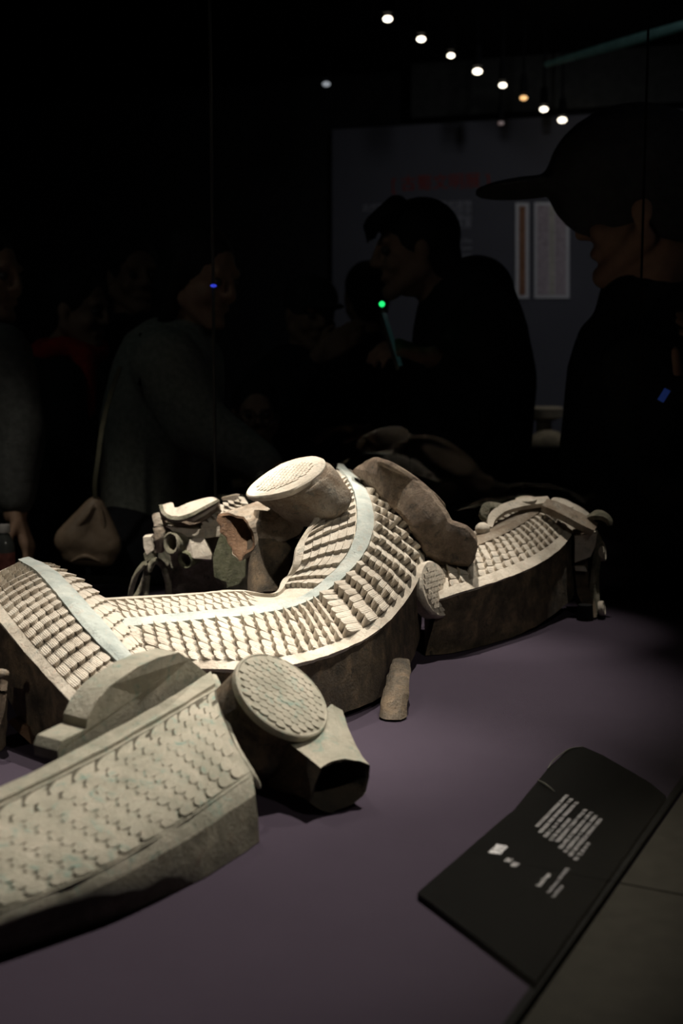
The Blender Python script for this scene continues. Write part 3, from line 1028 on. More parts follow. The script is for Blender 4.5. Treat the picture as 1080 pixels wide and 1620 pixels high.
obj('limb_hollow', V, F, M['hollow_dark'], fa, sharp=60)

# ------------------------------------------------------------------ fragment: middle coil with two hips
fb = thing('bronze_fragment', 'large pale coiled dragon body with ridged tile-like scales and two broken hips', 'artifact', Z(560, 1120))
RG = [Z(195, 993, .108), Z(300, 982, .110), Z(400, 971, .112), Z(475, 954, .116), Z(532, 916, .134), Z(567, 868, .163), Z(577, 815, .197), Z(563, 770, .222), Z(534, 738, .238)]
OR = [Z(205, 1062, .070), Z(325, 1062, .073), Z(420, 1063, .074), Z(520, 1040, .077), Z(597, 1000, .086), Z(647, 940, .104), Z(668, 885, .128), Z(657, 832, .163), Z(604, 772, .205)]
IR = [Z(160, 951, .112), Z(290, 944, .114), Z(372, 938, .117), Z(430, 944, .120), Z(448, 922, .128), Z(463, 893, .150), Z(470, 862, .172), Z(502, 815, .203), Z(524, 768, .232)]
RG, OR, IR = map(np.array, (RG, OR, IR))
obp = [(205, 1150), (325, 1142), (420, 1150), (535, 1137), (612, 1096), (653, 1042), (667, 985), (657, 925), (606, 850)]
OB = np.array([D(x, y, OR[i][1] + (0.012 if i < 6 else 0.02)) for i, (x, y) in enumerate(obp)])
OB[:4, 2] = TABLE + np.array([0.003, 0.003, 0.003, 0.007])
IB = IR.copy(); IB[:, 2] = np.maximum(TABLE + 0.012, OB[:, 2] + 0.004); IB[3:, :2] += np.array([0.012, 0.004])
main = Band(OB, OR, RG, IR, IB, bulge=0.006, gbulge=0.003)
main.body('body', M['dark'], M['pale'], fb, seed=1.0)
main.strip('ridge', M['ridge'], fb, [('F', 0.115), ('F', 0.05), ('F', 0.0), ('G', 0.06), ('G', 0.13)], 0.0052, 0.0, 8.0)
main.strip('border_strip', M['pale'], fb, [('F', 1.0), ('F', 0.97), ('F', 0.91), ('F', 0.885)], 0.0045, 0.0, 8.0)
main.strip('border_strip', M['pale'], fb, [('G', 1.0), ('G', 0.96), ('G', 0.90), ('G', 0.88)], 0.004, 0.0, 8.0)
big, small = [], []
SC = dict(dome=0.18, gap=0.03, pw=0.85)
main.scales('F', 0.08, 3.35, 18, 0.13, 0.885, 6, 0.0092, big, rnd=0.28, jit=0.05, skew=0.03, **SC)
main.scales('F', 3.35, 7.7, 15, 0.13, 0.885, 7, 0.0112, big, rnd=0.26, jit=0.05, skew=0.02, **SC)
main.scales('G', 0.0, 2.25, 17, 0.18, 0.86, 3, 0.0045, small, rnd=0.26, skew=0.16, **SC)
main.scales('G', 3.6, 7.6, 14, 0.15, 0.88, 6, 0.0055, small, rnd=0.10, jit=0.03, **SC)

# left arm of the coil
LRG = [Z(38, 888, .150), Z(66, 903, .158), Z(95, 932, .150), Z(130, 974, .135), Z(170, 1020, .112), Z(204, 1056, .090), Z(222, 1076, .078)]
LOR = [Z(-40, 930, .142), Z(-22, 955, .136), Z(5, 993, .120), Z(45, 1038, .098), Z(90, 1088, .076), Z(134, 1135, .058), Z(158, 1160, .048)]
LIR = [Z(70, 893, .140), Z(96, 902, .142), Z(131, 920, .136), Z(166, 950, .124), Z(202, 990, .108), Z(236, 1040, .088), Z(262, 1068, .074)]
LRG, LOR, LIR = map(np.array, (LRG, LOR, LIR))
lob = [(-60, 990), (-30, 1030), (2, 1085), (38, 1146), (90, 1198), (142, 1215), (162, 1220)]
LOB = np.array([D(x, y, LOR[i][1] + 0.010) for i, (x, y) in enumerate(lob)])
LOB[:, 2] = np.maximum(LOB[:, 2], TABLE + 0.003)
LIB = LIR.copy(); LIB[:, 2] = TABLE + 0.03
left = Band(LOB, LOR, LRG, LIR, LIB, bulge=0.004, gbulge=0.003)
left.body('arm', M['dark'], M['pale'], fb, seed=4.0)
left.strip('ridge', M['ridge'], fb, [('F', 0.13), ('F', 0.06), ('F', 0.0), ('G', 0.10), ('G', 0.24)], 0.005, 0.0, 6.0)
left.strip('border_strip', M['pale'], fb, [('F', 1.0), ('F', 0.97), ('F', 0.89), ('F', 0.86)], 0.0045, 0.0, 6.0)
left.scales('F', 0.1, 5.6, 19, 0.15, 0.85, 5, 0.0050, big, flip=True, rnd=0.16, jit=0.05, skew=0.03, **SC)
left.scales('G', 0.4, 5.2, 13, 0.27, 1.0, 4, 0.0034, small, flip=True, rnd=0.2, jit=0.06, **SC)
place_scales(fb, big + small, M['scale'], 290)
# thickness of the arm's broken edge, and the cradle foot
V, F = extrude([D(12, 1142, 1.29), D(20, 1136, 1.29), D(45, 1150, 1.28), D(50, 1178, 1.27), D(30, 1160, 1.28)], (0.01, 0.02, 0))
obj('broken_lip', rough_up(V, 0.0015, 80, 3), F, M['hollow'], fb, sharp=30)
rings = []
for x, y, Y_, rp, zz in ((634, 1050, 1.485, 14, .046), (632, 1068, 1.455, 17, .038), (627, 1096, 1.42, 20, .027), (623, 1122, 1.40, 21, .0145), (622, 1145, 1.385, 23, .002)):
    c = D(x, y, Y_); r_ = r_at(rp, Y_)
    rings.append([[c[0] + r_ * math.cos(a) * (1 + .12 * math.sin(3 * a)), c[1] + .8 * r_ * math.sin(a), TABLE + zz] for a in np.linspace(0, 2 * math.pi, 12, endpoint=False)])
V, F = loft(rings, 4)
V = rough_up(V, 0.0022, 70, 5)
V[:, 2] = np.maximum(V[:, 2], TABLE + 0.001)
obj('foot', V, F, M['dark'], fb, sharp=45)

# hip on the inner side: drum, disc and broken hollow limb
c, L, S, n, rad = disc_frame(452, 757, 1.70, 0.92, -0.39, 68, 0.37)
def egg(cc, sc, k=36):
    a = np.linspace(0, 2 * math.pi, k, endpoint=False)
    w = 1 - 0.20 * np.cos(a + math.pi) * (np.cos(a) < 0)      # narrower towards the left end
    return cc + np.cos(a)[:, None] * L * rad * sc + (np.sin(a) * (1 - 0.28 * np.clip(-np.cos(a), 0, 1)))[:, None] * S * rad * sc
down = (D(492, 776, 1.70) - D(452, 757, 1.70))
rings = [egg(c + n * 0.0, 0.985), egg(c + down * 0.22, 0.93), egg(c + down * 0.30, 0.97), egg(c + down * 0.7, 0.90) - n * 0.010, egg(c + down * 1.1, 0.80) - n * 0.024, egg(c + down * 1.2, 0.62) - n * 0.034]
V, F = loft(cr(np.array(rings), np.linspace(0, 5, 16)), 1)
obj('hip_drum', rough_up(V, 0.0022, 50, 9), F, M['tan'], fb, sharp=50)
rings = [egg(c - n * 0.006, 0.96), egg(c - n * 0.003, 1.0), egg(c + n * 0.001, 1.0), egg(c + n * 0.003, 0.97), egg(c + n * 0.0035, 0.5), egg(c + n * 0.004, 0.15)]
V, F = loft(rings, 1)
db = obj('hip_disc', rough_up(V, 0.0004, 60, 2), F, M['pale'], fb, sharp=40)
disc_scales(db, c + n * 0.0036, L, S * 0.86, n, rad * 0.84, M['pale'], 0.16, 0.0005, 1)
op = [(342, 817, 1.775), (361, 811, 1.77), (384, 818, 1.74), (398, 830, 1.715), (399, 846, 1.712), (402, 866, 1.71), (390, 876, 1.715), (379, 888, 1.72), (366, 868, 1.745), (351, 841, 1.765)]
rt = [(402, 800, 1.80), (430, 786, 1.79), (470, 792, 1.75), (486, 806, 1.715), (484, 822, 1.70), (476, 842, 1.70), (458, 854, 1.705), (430, 860, 1.72), (410, 845, 1.76), (400, 822, 1.79)]
O = np.array([D(*q) for q in op]); Rr = np.array([D(*q) for q in rt])
mid = O * .5 + Rr * .5
ax = O.mean(0) - Rr.mean(0); ax /= np.linalg.norm(ax)
O2, M2, R2 = cr_closed(O, 3), cr_closed(mid, 3), cr_closed(Rr, 3)
O2 = np.array([p + ax * 0.006 * noise.noise(Vector(p) * 90) for p in O2])
V, F = loft([R2, R2 * .5 + M2 * .5, M2, M2 * .5 + O2 * .5, O2], 1, caps=(True, False))
obj('limb_stub', rough_up(V, 0.0014, 70, 3), F, M['tan'], fb, sharp=38)
cen = O2.mean(0)
V, F = loft([O2, cen + (O2 - cen) * .88, cen - ax * 0.015 + (O2 - cen) * .82, cen - ax * 0.04 + (O2 - cen) * .6], 1, caps=(False, True))
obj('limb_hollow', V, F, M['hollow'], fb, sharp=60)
# smooth inner wall under the hip
P = [D(432, 952, 1.70), D(432, 915, 1.72), D(432, 860, 1.74), D(440, 815, 1.75)]
P[0][2] = max(P[0][2], TABLE + 0.004)
V, F = tube(P, [r_at(q, 1.72) for q in (40, 41, 42, 40)], 20, 3)
obj('inner_wall', V, F, M['dark'], fb, sharp=80)

# hip on the outer side: brown crusted limb
st = [((566, 737), (556, 746)), ((597, 724), (588, 773)), ((642, 744), (617, 802)), ((689, 784), (641, 824)), ((704, 806), (660, 858)), ((715, 823), (684, 886)), ((738, 831), (712, 894)), ((753, 848), (736, 895)), ((754, 866), (748, 890))]
Yb = [1.90, 1.86, 1.80, 1.765, 1.755, 1.75, 1.745, 1.74, 1.74]
rings = []
for (a, b2), Y in zip(st, Yb):
    a = np.array(a, float); b2 = np.array(b2, float); m_ = (a + b2) / 2
    w = np.linalg.norm(a - b2)
    f_ = lambda t: a * (1 - t) + b2 * t
    rings.append([D(*f_(0.0), Y + .040), D(*f_(0.0), Y + .004), D(*f_(.10), Y - .004), D(*f_(.5), Y - .008), D(*f_(.92), Y - .003), D(*f_(1.0), Y + .006), D(*f_(1.0), Y + .034), D(*f_(.5), Y + .046)])
V, F = loft(rings, 5, 0)
obj('limb_stub', rough_up(V, 0.0022, 60, 11), F, M['brown'], fb, sharp=35)
c, L, S, n, rad = disc_frame(650, 769, 1.845, 0.80, 0.60, 66, 0.12)
n = n + 2 * 0.12 * CF; S = np.cross(n, L)
rings = [ring_on(c + n * h, L, S, rad * sc, 32) for h, sc in ((-0.004, 0.96), (-0.002, 1.0), (0.003, 1.0), (0.005, 0.95), (0.006, 0.3))]
V, F = loft(rings, 1)
obj('hip_disc', rough_up(V, 0.0008, 60, 4), F, M['brown'], fb, sharp=40)

# ------------------------------------------------------------------ fragment: right coil ending in a crest
fc = thing('bronze_fragment', 'dark sided curved dragon piece with plated crest beside the outer hip', 'artifact', Z(800, 1020))
CRG = [Z(680, 902, .114), Z(716, 879, .128), Z(760, 856, .141), Z(797, 838, .151), Z(830, 818, .162), Z(856, 804, .170)]
COR = [Z(694, 951, .080), Z(733, 938, .088), Z(790, 920, .0925), Z(845, 897, .101), Z(886, 868, .116), Z(909, 838, .138)]
CIR = [Z(672, 880, .116), Z(705, 858, .128), Z(752, 840, .141), Z(782, 823, .152), Z(812, 808, .165), Z(840, 797, .174)]
CRG, COR, CIR = map(np.array, (CRG, COR, CIR))
cob = [(672, 1046), (722, 1040), (786, 1022), (845, 992), (893, 958), (915, 932)]
COB = np.array([D(x, y, COR[i][1] + 0.006) for i, (x, y) in enumerate(cob)])
COB[:, 2] = np.maximum(COB[:, 2], TABLE + 0.0005)
CIB = CIR.copy(); CIB[:, 2] = np.maximum(COB[:, 2], TABLE + .01)
cb = Band(COB, COR, CRG, CIR, CIB, bulge=0.006)
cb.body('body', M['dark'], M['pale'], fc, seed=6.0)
cb.strip('ridge', M['tan'], fc, [('F', 0.16), ('F', 0.05), ('F', 0.0), ('G', 0.3), ('G', 0.5)], 0.005, 0.0, 5.0)
cb.strip('border_strip', M['pale'], fc, [('F', 1.0), ('F', 0.97), ('F', 0.86), ('F', 0.83)], 0.0045, 0.0, 5.0)
its = []
cb.scales('F', 0.55, 4.95, 17, 0.17, 0.83, 5, 0.0062, its, rnd=0.2, jit=0.05, skew=-0.05, **SC)
cb.scales('G', 2.2, 4.8, 8, 0.5, 1.0, 2, 0.005, its, rnd=0.3)
place_scales(fc, its, M['scale'])
# round scaled hip edge-on at the near end
c, L, S, n, rad = disc_frame(688, 932, 1.705, 0.18, 1.0, 47, 0.42, up=True)
n = np.array([0.80, -0.50, 0.33]); n /= np.linalg.norm(n)
L = np.cross(n, [0, 0, 1.0]); L /= np.linalg.norm(L); S = np.cross(n, L)
rings = [ring_on(c + n * h, L, S, rad * sc, 30) for h, sc in ((-0.02, 0.95), (-0.010, 0.96), (-0.008, 1.0), (0.0, 1.0), (0.003, 0.95), (0.004, 0.3))]
V, F = loft(rings, 1)
dc = obj('hip_disc', V, F, M['pale'], fc, sharp=40)
disc_scales(dc, c + n * 0.0040, L, S, n, rad * 0.95, M['pale'], 0.2, 0.0013, -1)


def ribbon(pts, w0, th, mat, name, parent, up_w=None, nu=4):
    """flat strap: pts = [(px, py, Y)], widths and thickness in pixels, width direction up_w"""
    P = np.array([D(*q) for q in pts]); k = len(P)
    u = np.linspace(0, k - 1, (k - 1) * nu + 1)
    C = cr(P, u)
    W = np.interp(u, np.arange(k), w0 if hasattr(w0, '__len__') else [w0] * k)
    rings = []
    uw = np.asarray(up_w if up_w is not None else (0.2, -0.5, 0.85), float)
    for i in range(len(C)):
        t = C[min(i + 1, len(C) - 1)] - C[max(i - 1, 0)]; t /= np.linalg.norm(t)
        x = np.cross(t, uw); x /= np.linalg.norm(x); y = np.cross(x, t)
        s = C[i][1] / F_PX
        a_, b2 = x * W[i] * s / 2, y * th * s / 2
        rings.append([C[i] + a_ + b2, C[i] - a_ + b2, C[i] - a_ * 1.02, C[i] - a_ - b2, C[i] + a_ - b2, C[i] + a_ * 1.02])
    V, F = loft(rings, 1)
    return obj(name, rough_up(V, 0.0007, 70, 2), F, M[mat], parent, sharp=40)


ribbon([(774, 836, 1.93), (778, 820, 1.95), (797, 806, 1.98), (830, 797, 2.01), (868, 793, 2.03)], [8, 14, 16, 18, 16], 9, 'pale', 'crest_arch', fc)
ribbon([(800, 806, 1.99), (783, 802, 1.98), (770, 803, 1.975), (765, 815, 1.97), (772, 824, 1.97)], [12, 14, 15, 15, 10], 9, 'head', 'horn_curl', fc)
obj('knob', *ellipsoid(D(763, 837, 1.90), r_at(12, 1.9), r_at(11, 1.9), r_at(11, 1.9)), M['pale'], fc)
for (x, y, Y, rr, ratio, ldx, ldy) in ((832, 789, 2.02, 17, .28, 1, -.05), (890, 795, 2.03, 19, .38, 1, .25), (955, 872, 2.0, 16, .38, .15, 1), (955, 962, 1.96, 12, .35, .15, 1)):
    c, L, S, n, rad = disc_frame(x, y, Y, ldx, ldy, rr, ratio)
    rings = [ring_on(c + n * h, L, S, rad * sc, 22) for h, sc in ((-0.008, 0.9), (-0.006, 1.0), (0, 1.0), (0.001, 0.85), (-0.001, 0.6), (0.001, 0.3))]
    V, F = loft(rings, 1)
    obj('crest_disc', V, F, M['pale'], fc, sharp=40)
ribbon([(860, 799, 2.00), (884, 808, 1.99), (915, 824, 1.985), (940, 838, 1.98)], [24, 28, 30, 24], 12, 'tan', 'crest_plate', fc)
ribbon([(880, 800, 2.03), (905, 806, 2.025), (930, 822, 2.02)], [18, 22, 16], 10, 'pale', 'crest_plate', fc)
ribbon([(928, 822, 2.0), (940, 815, 1.99), (953, 816, 1.985), (962, 823, 1.98), (964, 831, 1.98)], [14, 18, 16, 10, 3], 8, 'head', 'horn_curl', fc)
V, F = extrude([D(909, 848, 1.985), D(944, 843, 1.985), D(941, 864, 1.985), D(934, 881, 1.985), D(909, 890, 1.985)], (0.004, 0.05, 0.0))
obj('cheek_plate', rough_up(V, 0.0008, 60, 2), F, M['pale'], fc, sharp=30)
V, F = extrude([D(909, 896, 1.985), D(926, 897, 1.985), D(929, 904, 1.985), D(910, 903, 1.985)], (0.0, 0.03, 0.0))
obj('cheek_plate', V, F, M['pale'], fc, sharp=30)
V, F = extrude([D(946, 842, 1.99), D(954, 858, 1.99), D(947, 912, 1.985), D(949, 970, 1.96), D(940, 975, 1.96), D(932, 930, 1.98), D(938, 880, 1.985)], (0.004, 0.035, 0.0))
obj('jaw_plate', rough_up(V, 0.0008, 60, 3), F, M['head'], fc, sharp=30)
V, F = extrude([D(909, 905, 1.995), D(934, 905, 1.995), D(944, 976, 1.95), D(930, 984, 1.95), D(913, 940, 1.99)], (0.0, 0.07, 0.0))
V[:, 2] = np.maximum(V[:, 2], TABLE + 0.002)
obj('jaw_core', V, F, M['dark'], fc, sharp=30)
V, F = extrude([D(906, 838, 2.0), D(925, 834, 2.0), D(930, 902, 2.0), D(908, 904, 2.0)], (0.0, 0.05, 0.0))
obj('neck_core', V, F, M['dark'], fc, sharp=30)
V, F = extrude([D(858, 806, 2.025), D(905, 812, 2.015), D(945, 842, 2.01), D(912, 850, 2.01)], (0.0, 0.03, -0.01))
obj('crest_core', V, F, M['head'], fc, sharp=30)
P = [D(925, 975, 1.95), D(925, 988, 1.95)]; P[0][2] = TABLE + .025; P[1][2] = TABLE + 0.0005
V, F = tube(P, [0.012, 0.014], 8, 2)
obj('support', V, F, M['black'], fc, sharp=40)

# ------------------------------------------------------------------ fragment: rear dragon head
fd = thing('bronze_fragment', 'rear dragon head with tubular eyes and curled brow plate beside the inner hip', 'artifact', Z(300, 945))


def slab(name, px, Y, depth, mat, sharp=30, amp=0.001, dz=0.0):
    V, F = extrude([D(x, y, Y if not hasattr(Y, '__call__') else Y(x, y)) for x, y in px], (0.0, depth, dz))
    V[:, 2] = np.maximum(V[:, 2], TABLE + 0.001)
    return obj(name, rough_up(V, amp, 60, 2), F, M[mat], fd, sharp=sharp)


# skull core: rounded loft, wide jaw to brow
sk = []
for x, y0, y1, Y, dp in ((250, 820, 880, 2.03, .05), (268, 822, 935, 2.00, .10), (300, 822, 948, 1.985, .14), (335, 815, 948, 1.985, .15), (370, 805, 948, 1.99, .15), (405, 800, 948, 2.0, .13)):
    a = lambda t, q: D(x, y0 * (1 - t) + y1 * t, Y + q * dp)
    ring = [a(0, .35), a(.06, .12), a(.3, 0.03), a(.6, 0.12), a(1, .16), a(1, .85), a(.5, 1.0), a(0.03, .8)]
    ring = [np.array([p[0], p[1], max(p[2], TABLE + .002)]) for p in ring]
    sk.append(ring)
V, F = loft(sk, 4, 2)
V[:, 2] = np.maximum(V[:, 2], TABLE + 0.001)
obj('skull', rough_up(V, 0.0015, 50, 3), F, M['head'], fd, sharp=60)
# curled brow plate
up_pts = [(256, 799), (272, 795), (278, 803), (301, 794), (333, 786), (346, 791)]
lo_pts = [(258, 806), (263, 815), (279, 823), (307, 814), (338, 796), (347, 793)]
rings = []
for (a, b2), Y in zip(zip(up_pts, lo_pts), (1.985, 1.975, 1.965, 1.955, 1.965, 1.98)):
    A_, B_ = D(*a, Y + 0.035), D(*b2, Y)
    rings.append([A_, A_ * .5 + B_ * .5 + np.array([0, 0, -0.002]), B_, B_ + np.array([0, 0.004, -0.011]), A_ + np.array([0, 0.0, -0.012])])
V, F = loft(rings, 5)
obj('brow_plate', rough_up(V, 0.0006, 60, 3), F, M['pale'], fd, sharp=40)
ribbon([(254, 803, 1.98), (258, 813, 1.97), (268, 820, 1.96), (283, 822, 1.95), (308, 813, 1.945), (345, 793, 1.965)], [6, 6, 6, 6, 6, 4], 14, 'head', 'brow_edge', fd, up_w=(0.2, -0.9, 0.4))
ribbon([(272, 822, 1.97), (300, 826, 1.965), (322, 818, 1.97), (345, 800, 1.98)], [8, 14, 12, 6], 14, 'brown', 'brow_side', fd, up_w=(0.2, -0.9, 0.4))
# crusted cheek column and small block at the muzzle end
V, F = tube([D(247, 815, 1.99), D(253, 828, 1.98), D(253, 848, 1.975), D(252, 872, 1.98)], [r_at(q, 1.98) for q in (7, 11, 11, 8)], 10, 5)
obj('cheek_column', rough_up(V, 0.0035, 160, 2), F, M['tan'], fd, sharp=60)
slab('muzzle_block', [(226, 850), (238, 849), (243, 870), (232, 878), (227, 866)], 1.99, 0.03, 'pale')
slab('muzzle_block', [(227, 876), (240, 872), (244, 882), (230, 890)], 1.99, 0.03, 'head')
# tubular eyes
def eye_tube(x, y, Y, r_, n, length, mat):
    c = D(x, y, Y); n = np.asarray(n, float); n /= np.linalg.norm(n)
    L = np.cross(n, [0, 0, 1.0]); L /= np.linalg.norm(L); S = np.cross(n, L); rad = r_at(r_, Y)
    rings = [ring_on(c - n * length, L, S, rad * 1.1, 24), ring_on(c - n * length * .5, L, S, rad * 1.02, 24), ring_on(c, L, S, rad, 24), ring_on(c + n * .002, L, S, rad * .85, 24), ring_on(c - n * .0, L, S, rad * .62, 24), ring_on(c - n * .012, L, S, rad * .55, 24)]
    V, F = loft(rings, 1)
    return obj('eye_tube', rough_up(V, 0.0006, 80, 2), F, M[mat], fd, sharp=40)
eye_tube(271, 860, 1.955, 19, (-0.62, -0.75, 0.05), 0.05, 'head')
eye_tube(293, 886, 1.95, 15, (-0.45, -0.85, -0.2), 0.045, 'moss')
# faceted pale snout block
V = [D(300, 853, 1.945), D(322, 850, 1.95), D(335, 877, 1.945), D(334, 885, 1.945), D(306, 883, 1.94), D(291, 870, 1.955), D(300, 853, 2.03), D(322, 846, 2.03), D(340, 875, 2.03), D(336, 888, 2.03), D(306, 888, 2.03), D(290, 873, 2.03)]
F = [[0, 1, 2, 3, 4], [0, 4, 5], [0, 6, 7, 1], [1, 7, 8, 2], [2, 8, 9, 3], [3, 9, 10, 4], [4, 10, 11, 5], [5, 11, 6, 0], [6, 11, 10, 9, 8, 7]]
obj('snout_block', V, F, M['pale'], fd, sharp=20)
slab('forehead', [(262, 833), (310, 838), (347, 833), (350, 848), (322, 852), (283, 849)], 1.96, 0.06, 'pale', amp=0.0015)
# ears
slab('ear_plate', [(349, 842), (358, 840), (366, 870), (368, 915), (357, 921), (338, 912), (337, 880)], 1.94, 0.02, 'moss', amp=0.002)
slab('ear_plate', [(366, 875), (378, 872), (388, 886), (388, 912), (377, 924), (360, 930), (357, 915)], 1.92, 0.016, 'moss', amp=0.002)
# jaw rings
def hoop(pts, Y, r_, mat, name):
    P = [D(x, y, Y + dy) for x, y, dy in pts]
    V, F = tube(P, [r_at(r_, Y)] * len(P), 8, 4)
    V[:, 2] = np.maximum(V[:, 2], TABLE + 0.002)
    obj(name, V, F, M[mat], fd, sharp=70)
hoop([(228, 892, 0), (216, 908, .0), (208, 932, .01), (207, 946, .02), (216, 942, .05), (227, 920, .05), (232, 898, .03), (228, 892, 0)], 1.98, 4.5, 'head', 'jaw_ring')
hoop([(230, 944, 0), (233, 910, 0), (243, 888, 0), (256, 893, 0), (265, 915, 0), (267, 946, 0)], 1.99, 5.5, 'head', 'jaw_arch')
# crest chips and scale patch behind the brow
slab('crest_chip', [(350, 788), (362, 785), (372, 783), (378, 784), (374, 791), (352, 792)], 1.98, 0.02, 'tan')
f_top = lambda u, v: np.stack([np.zeros_like(u)] * 3, -1)
p00, p10, p01, p11 = D(318, 832, 1.965), D(392, 798, 1.98), D(325, 812, 2.02), D(385, 787, 2.03)
def head_patch(u, v):
    u = np.asarray(u, float)[..., None]; v = np.asarray(v, float)[..., None]
    return (p00 * (1 - u) + p10 * u) * (1 - v) + (p01 * (1 - u) + p11 * u) * v
V, F = extrude([p00, p10, p11, p01], (0, 0, -0.012))
obj('scale_bed', V, F, M['pale'], fd, sharp=30)
for i in range(8):
    for j in range(3):
        V, F, uv = scale_mesh(head_patch, i / 8, (i + 1) / 8, j / 3, (j + 1) / 3, 0.006, rnd=0.4)
        obj('scale', V, F, M['scale'], fd, sharp=60, uvs=uv)

# small brown fragment at the near left end of the arm
fe = thing('bronze_fragment', 'small broken brown bronze stub below the tip of the coil arm', 'artifact', Z(-25, 1180))
P = [D(-40, 1150, 1.26), D(-15, 1130, 1.26), D(0, 1085, 1.26), D(6, 1066, 1.26)]
V, F = tube([D(-30, 1185, 1.27), D(-22, 1140, 1.27), D(-14, 1100, 1.27), D(-6, 1072, 1.275)], [r_at(q, 1.27) for q in (38, 33, 26, 20)], 10, 5)
V[:, 2] = np.maximum(V[:, 2], TABLE + 0.0005)
obj('stub', rough_up(V, 0.002, 70, 2), F, M['brown'], fe, sharp=50)
obj('broken_lip', *ellipsoid(D(2, 1066, 1.26), r_at(13, 1.27), r_at(10, 1.27), r_at(8, 1.27)), M['tan'], fe)

# ------------------------------------------------------------------ people behind the glass
def capsule(p, q, r1, r2, sides=14):
    p, q = np.asarray(p, float), np.asarray(q, float)
    t = q - p; l = np.linalg.norm(t)
    if l < 1e-6:
        return ellipsoid(p, r1, r1, r1, nu=8, nv=sides)
    t /= l
    x, y, _ = frame_from(t)
    a = np.linspace(0, 2 * math.pi, sides, endpoint=False)
    rings = []
    def rg(c, r_): return c + r_ * (np.cos(a)[:, None] * x + np.sin(a)[:, None] * y)
    for e in (-88, -60, -30, 0):
        rings.append(rg(p + t * r1 * math.sin(math.radians(e)), r1 * math.cos(math.radians(e))))
    for e in (0, 30, 60, 88):
        rings.append(rg(q + t * r2 * math.sin(math.radians(e)), r2 * math.cos(math.radians(e))))
    return loft(rings, 1)


def remesh(mb, name, mat, parent, voxel, smooth=4, label=None):
    """one continuous surface over overlapping closed shapes"""
    o = mb.build('tmp_body', None, None, sharp=None, loc=(0, 0, 0))
    m_ = o.modifiers.new('r', 'REMESH'); m_.mode = 'VOXEL'; m_.voxel_size = voxel
    s_ = o.modifiers.new('s', 'SMOOTH'); s_.factor = 0.5; s_.iterations = smooth
    dg = bpy.context.evaluated_depsgraph_get()
    me = bpy.data.meshes.new_from_object(o.evaluated_get(dg))
    bpy.data.objects.remove(o)
    me.transform(Matrix.Translation(-off(parent)))
    finish(me, mat, 180)
    me.name = name
    r_ = bpy.data.objects.new(name, me)
    COL.objects.link(r_)
    r_.parent = parent
    OFF[r_.name] = off(parent)
    if label: r_['label'] = label
    return r_


def head_axes(yaw, pitch=0.0, roll=0.0):
    """rows: right, forward, up of the head; yaw 0 faces the camera, 90 faces picture left"""
    f = np.array([-math.sin(yaw), -math.cos(yaw), 0])
    up = np.array([0, 0, 1.0])
    f2 = f * math.cos(pitch) - up * math.sin(pitch)
    u2 = up * math.cos(pitch) + f * math.sin(pitch)
    rgt = np.cross(f2, u2)
    return np.array([rgt, f2, u2])


def add_head(mb, c, k, A):
    """k: head height / 0.235"""
    L = lambda x, y, z: np.asarray(c) + k * (np.array([x, y, z]) @ A)
    mb.add(*ellipsoid(L(0, -.012, .03), .076 * k, .094 * k, .088 * k, A, 12, 18))
    mb.add(*ellipsoid(L(0, .012, -.03), .064 * k, .072 * k, .080 * k, A, 12, 16))
    for sx in (-1, 1):
        mb.add(*capsule(L(.058 * sx, -.005, -.045), L(.014 * sx, .066, -.098), .024 * k, .019 * k))
        mb.add(*ellipsoid(L(.038 * sx, .058, -.028), .026 * k, .024 * k, .024 * k, A, 8, 12))
        mb.add(*ellipsoid(L(.078 * sx, -.008, -.005), .008 * k, .018 * k, .031 * k, A, 8, 10))
    mb.add(*capsule(L(-.036, .074, .028), L(.036, .074, .028), .013 * k, .013 * k))
    mb.add(*capsule(L(0, .084, .022), L(0, .100, -.022), .009 * k, .0135 * k))
    mb.add(*capsule(L(-.012, .088, -.026), L(.012, .088, -.026), .010 * k, .010 * k))
    mb.add(*capsule(L(-.020, .076, -.060), L(.020, .076, -.060), .0105 * k, .0105 * k))
    mb.add(*ellipsoid(L(0, .070, -.094), .022 * k, .018 * k, .017 * k, A, 8, 12))
    return L


def add_hand(mb, w, d, nrm, s=1.0, curl=0.5, side=1):
    """wrist point, finger direction, palm normal; curl in radians per joint"""
    d = np.asarray(d, float); d /= np.linalg.norm(d)
    nrm = np.asarray(nrm, float); nrm -= d * (nrm @ d); nrm /= np.linalg.norm(nrm)
    x = np.cross(d, nrm) * side
    w = np.asarray(w, float)
    for i, (ox, ln, r_) in enumerate(((.030, .070, .0088), (.010, .080, .0092), (-.010, .074, .0088), (-.029, .058, .0078))):
        kn = w + d * (.088 - .005 * abs(i - 1)) * s + x * ox * s
        mb.add(*capsule(w + x * ox * .6 * s + d * .012 * s, kn, .0145 * s, .0115 * s, 10))
        p = kn; ang = curl * (0.8 + 0.1 * i)
        dd = d
        for seg in (.45, .32, .23):
            dd = d * math.cos(ang) + nrm * math.sin(ang)
            q = p + dd * ln * seg * s
            mb.add(*capsule(p, q, r_ * s, r_ * .9 * s, 8))
            p = q; ang += curl
    b = w + d * .028 * s + x * .026 * s
    t1 = b + (d * .55 + x * .6 + nrm * .35) * .042 * s
    t2 = t1 + (d * .85 + x * .1 + nrm * .5) * .034 * s
    mb.add(*capsule(b, t1, .0135 * s, .0105 * s, 8)); mb.add(*capsule(t1, t2, .0105 * s, .008 * s, 8))


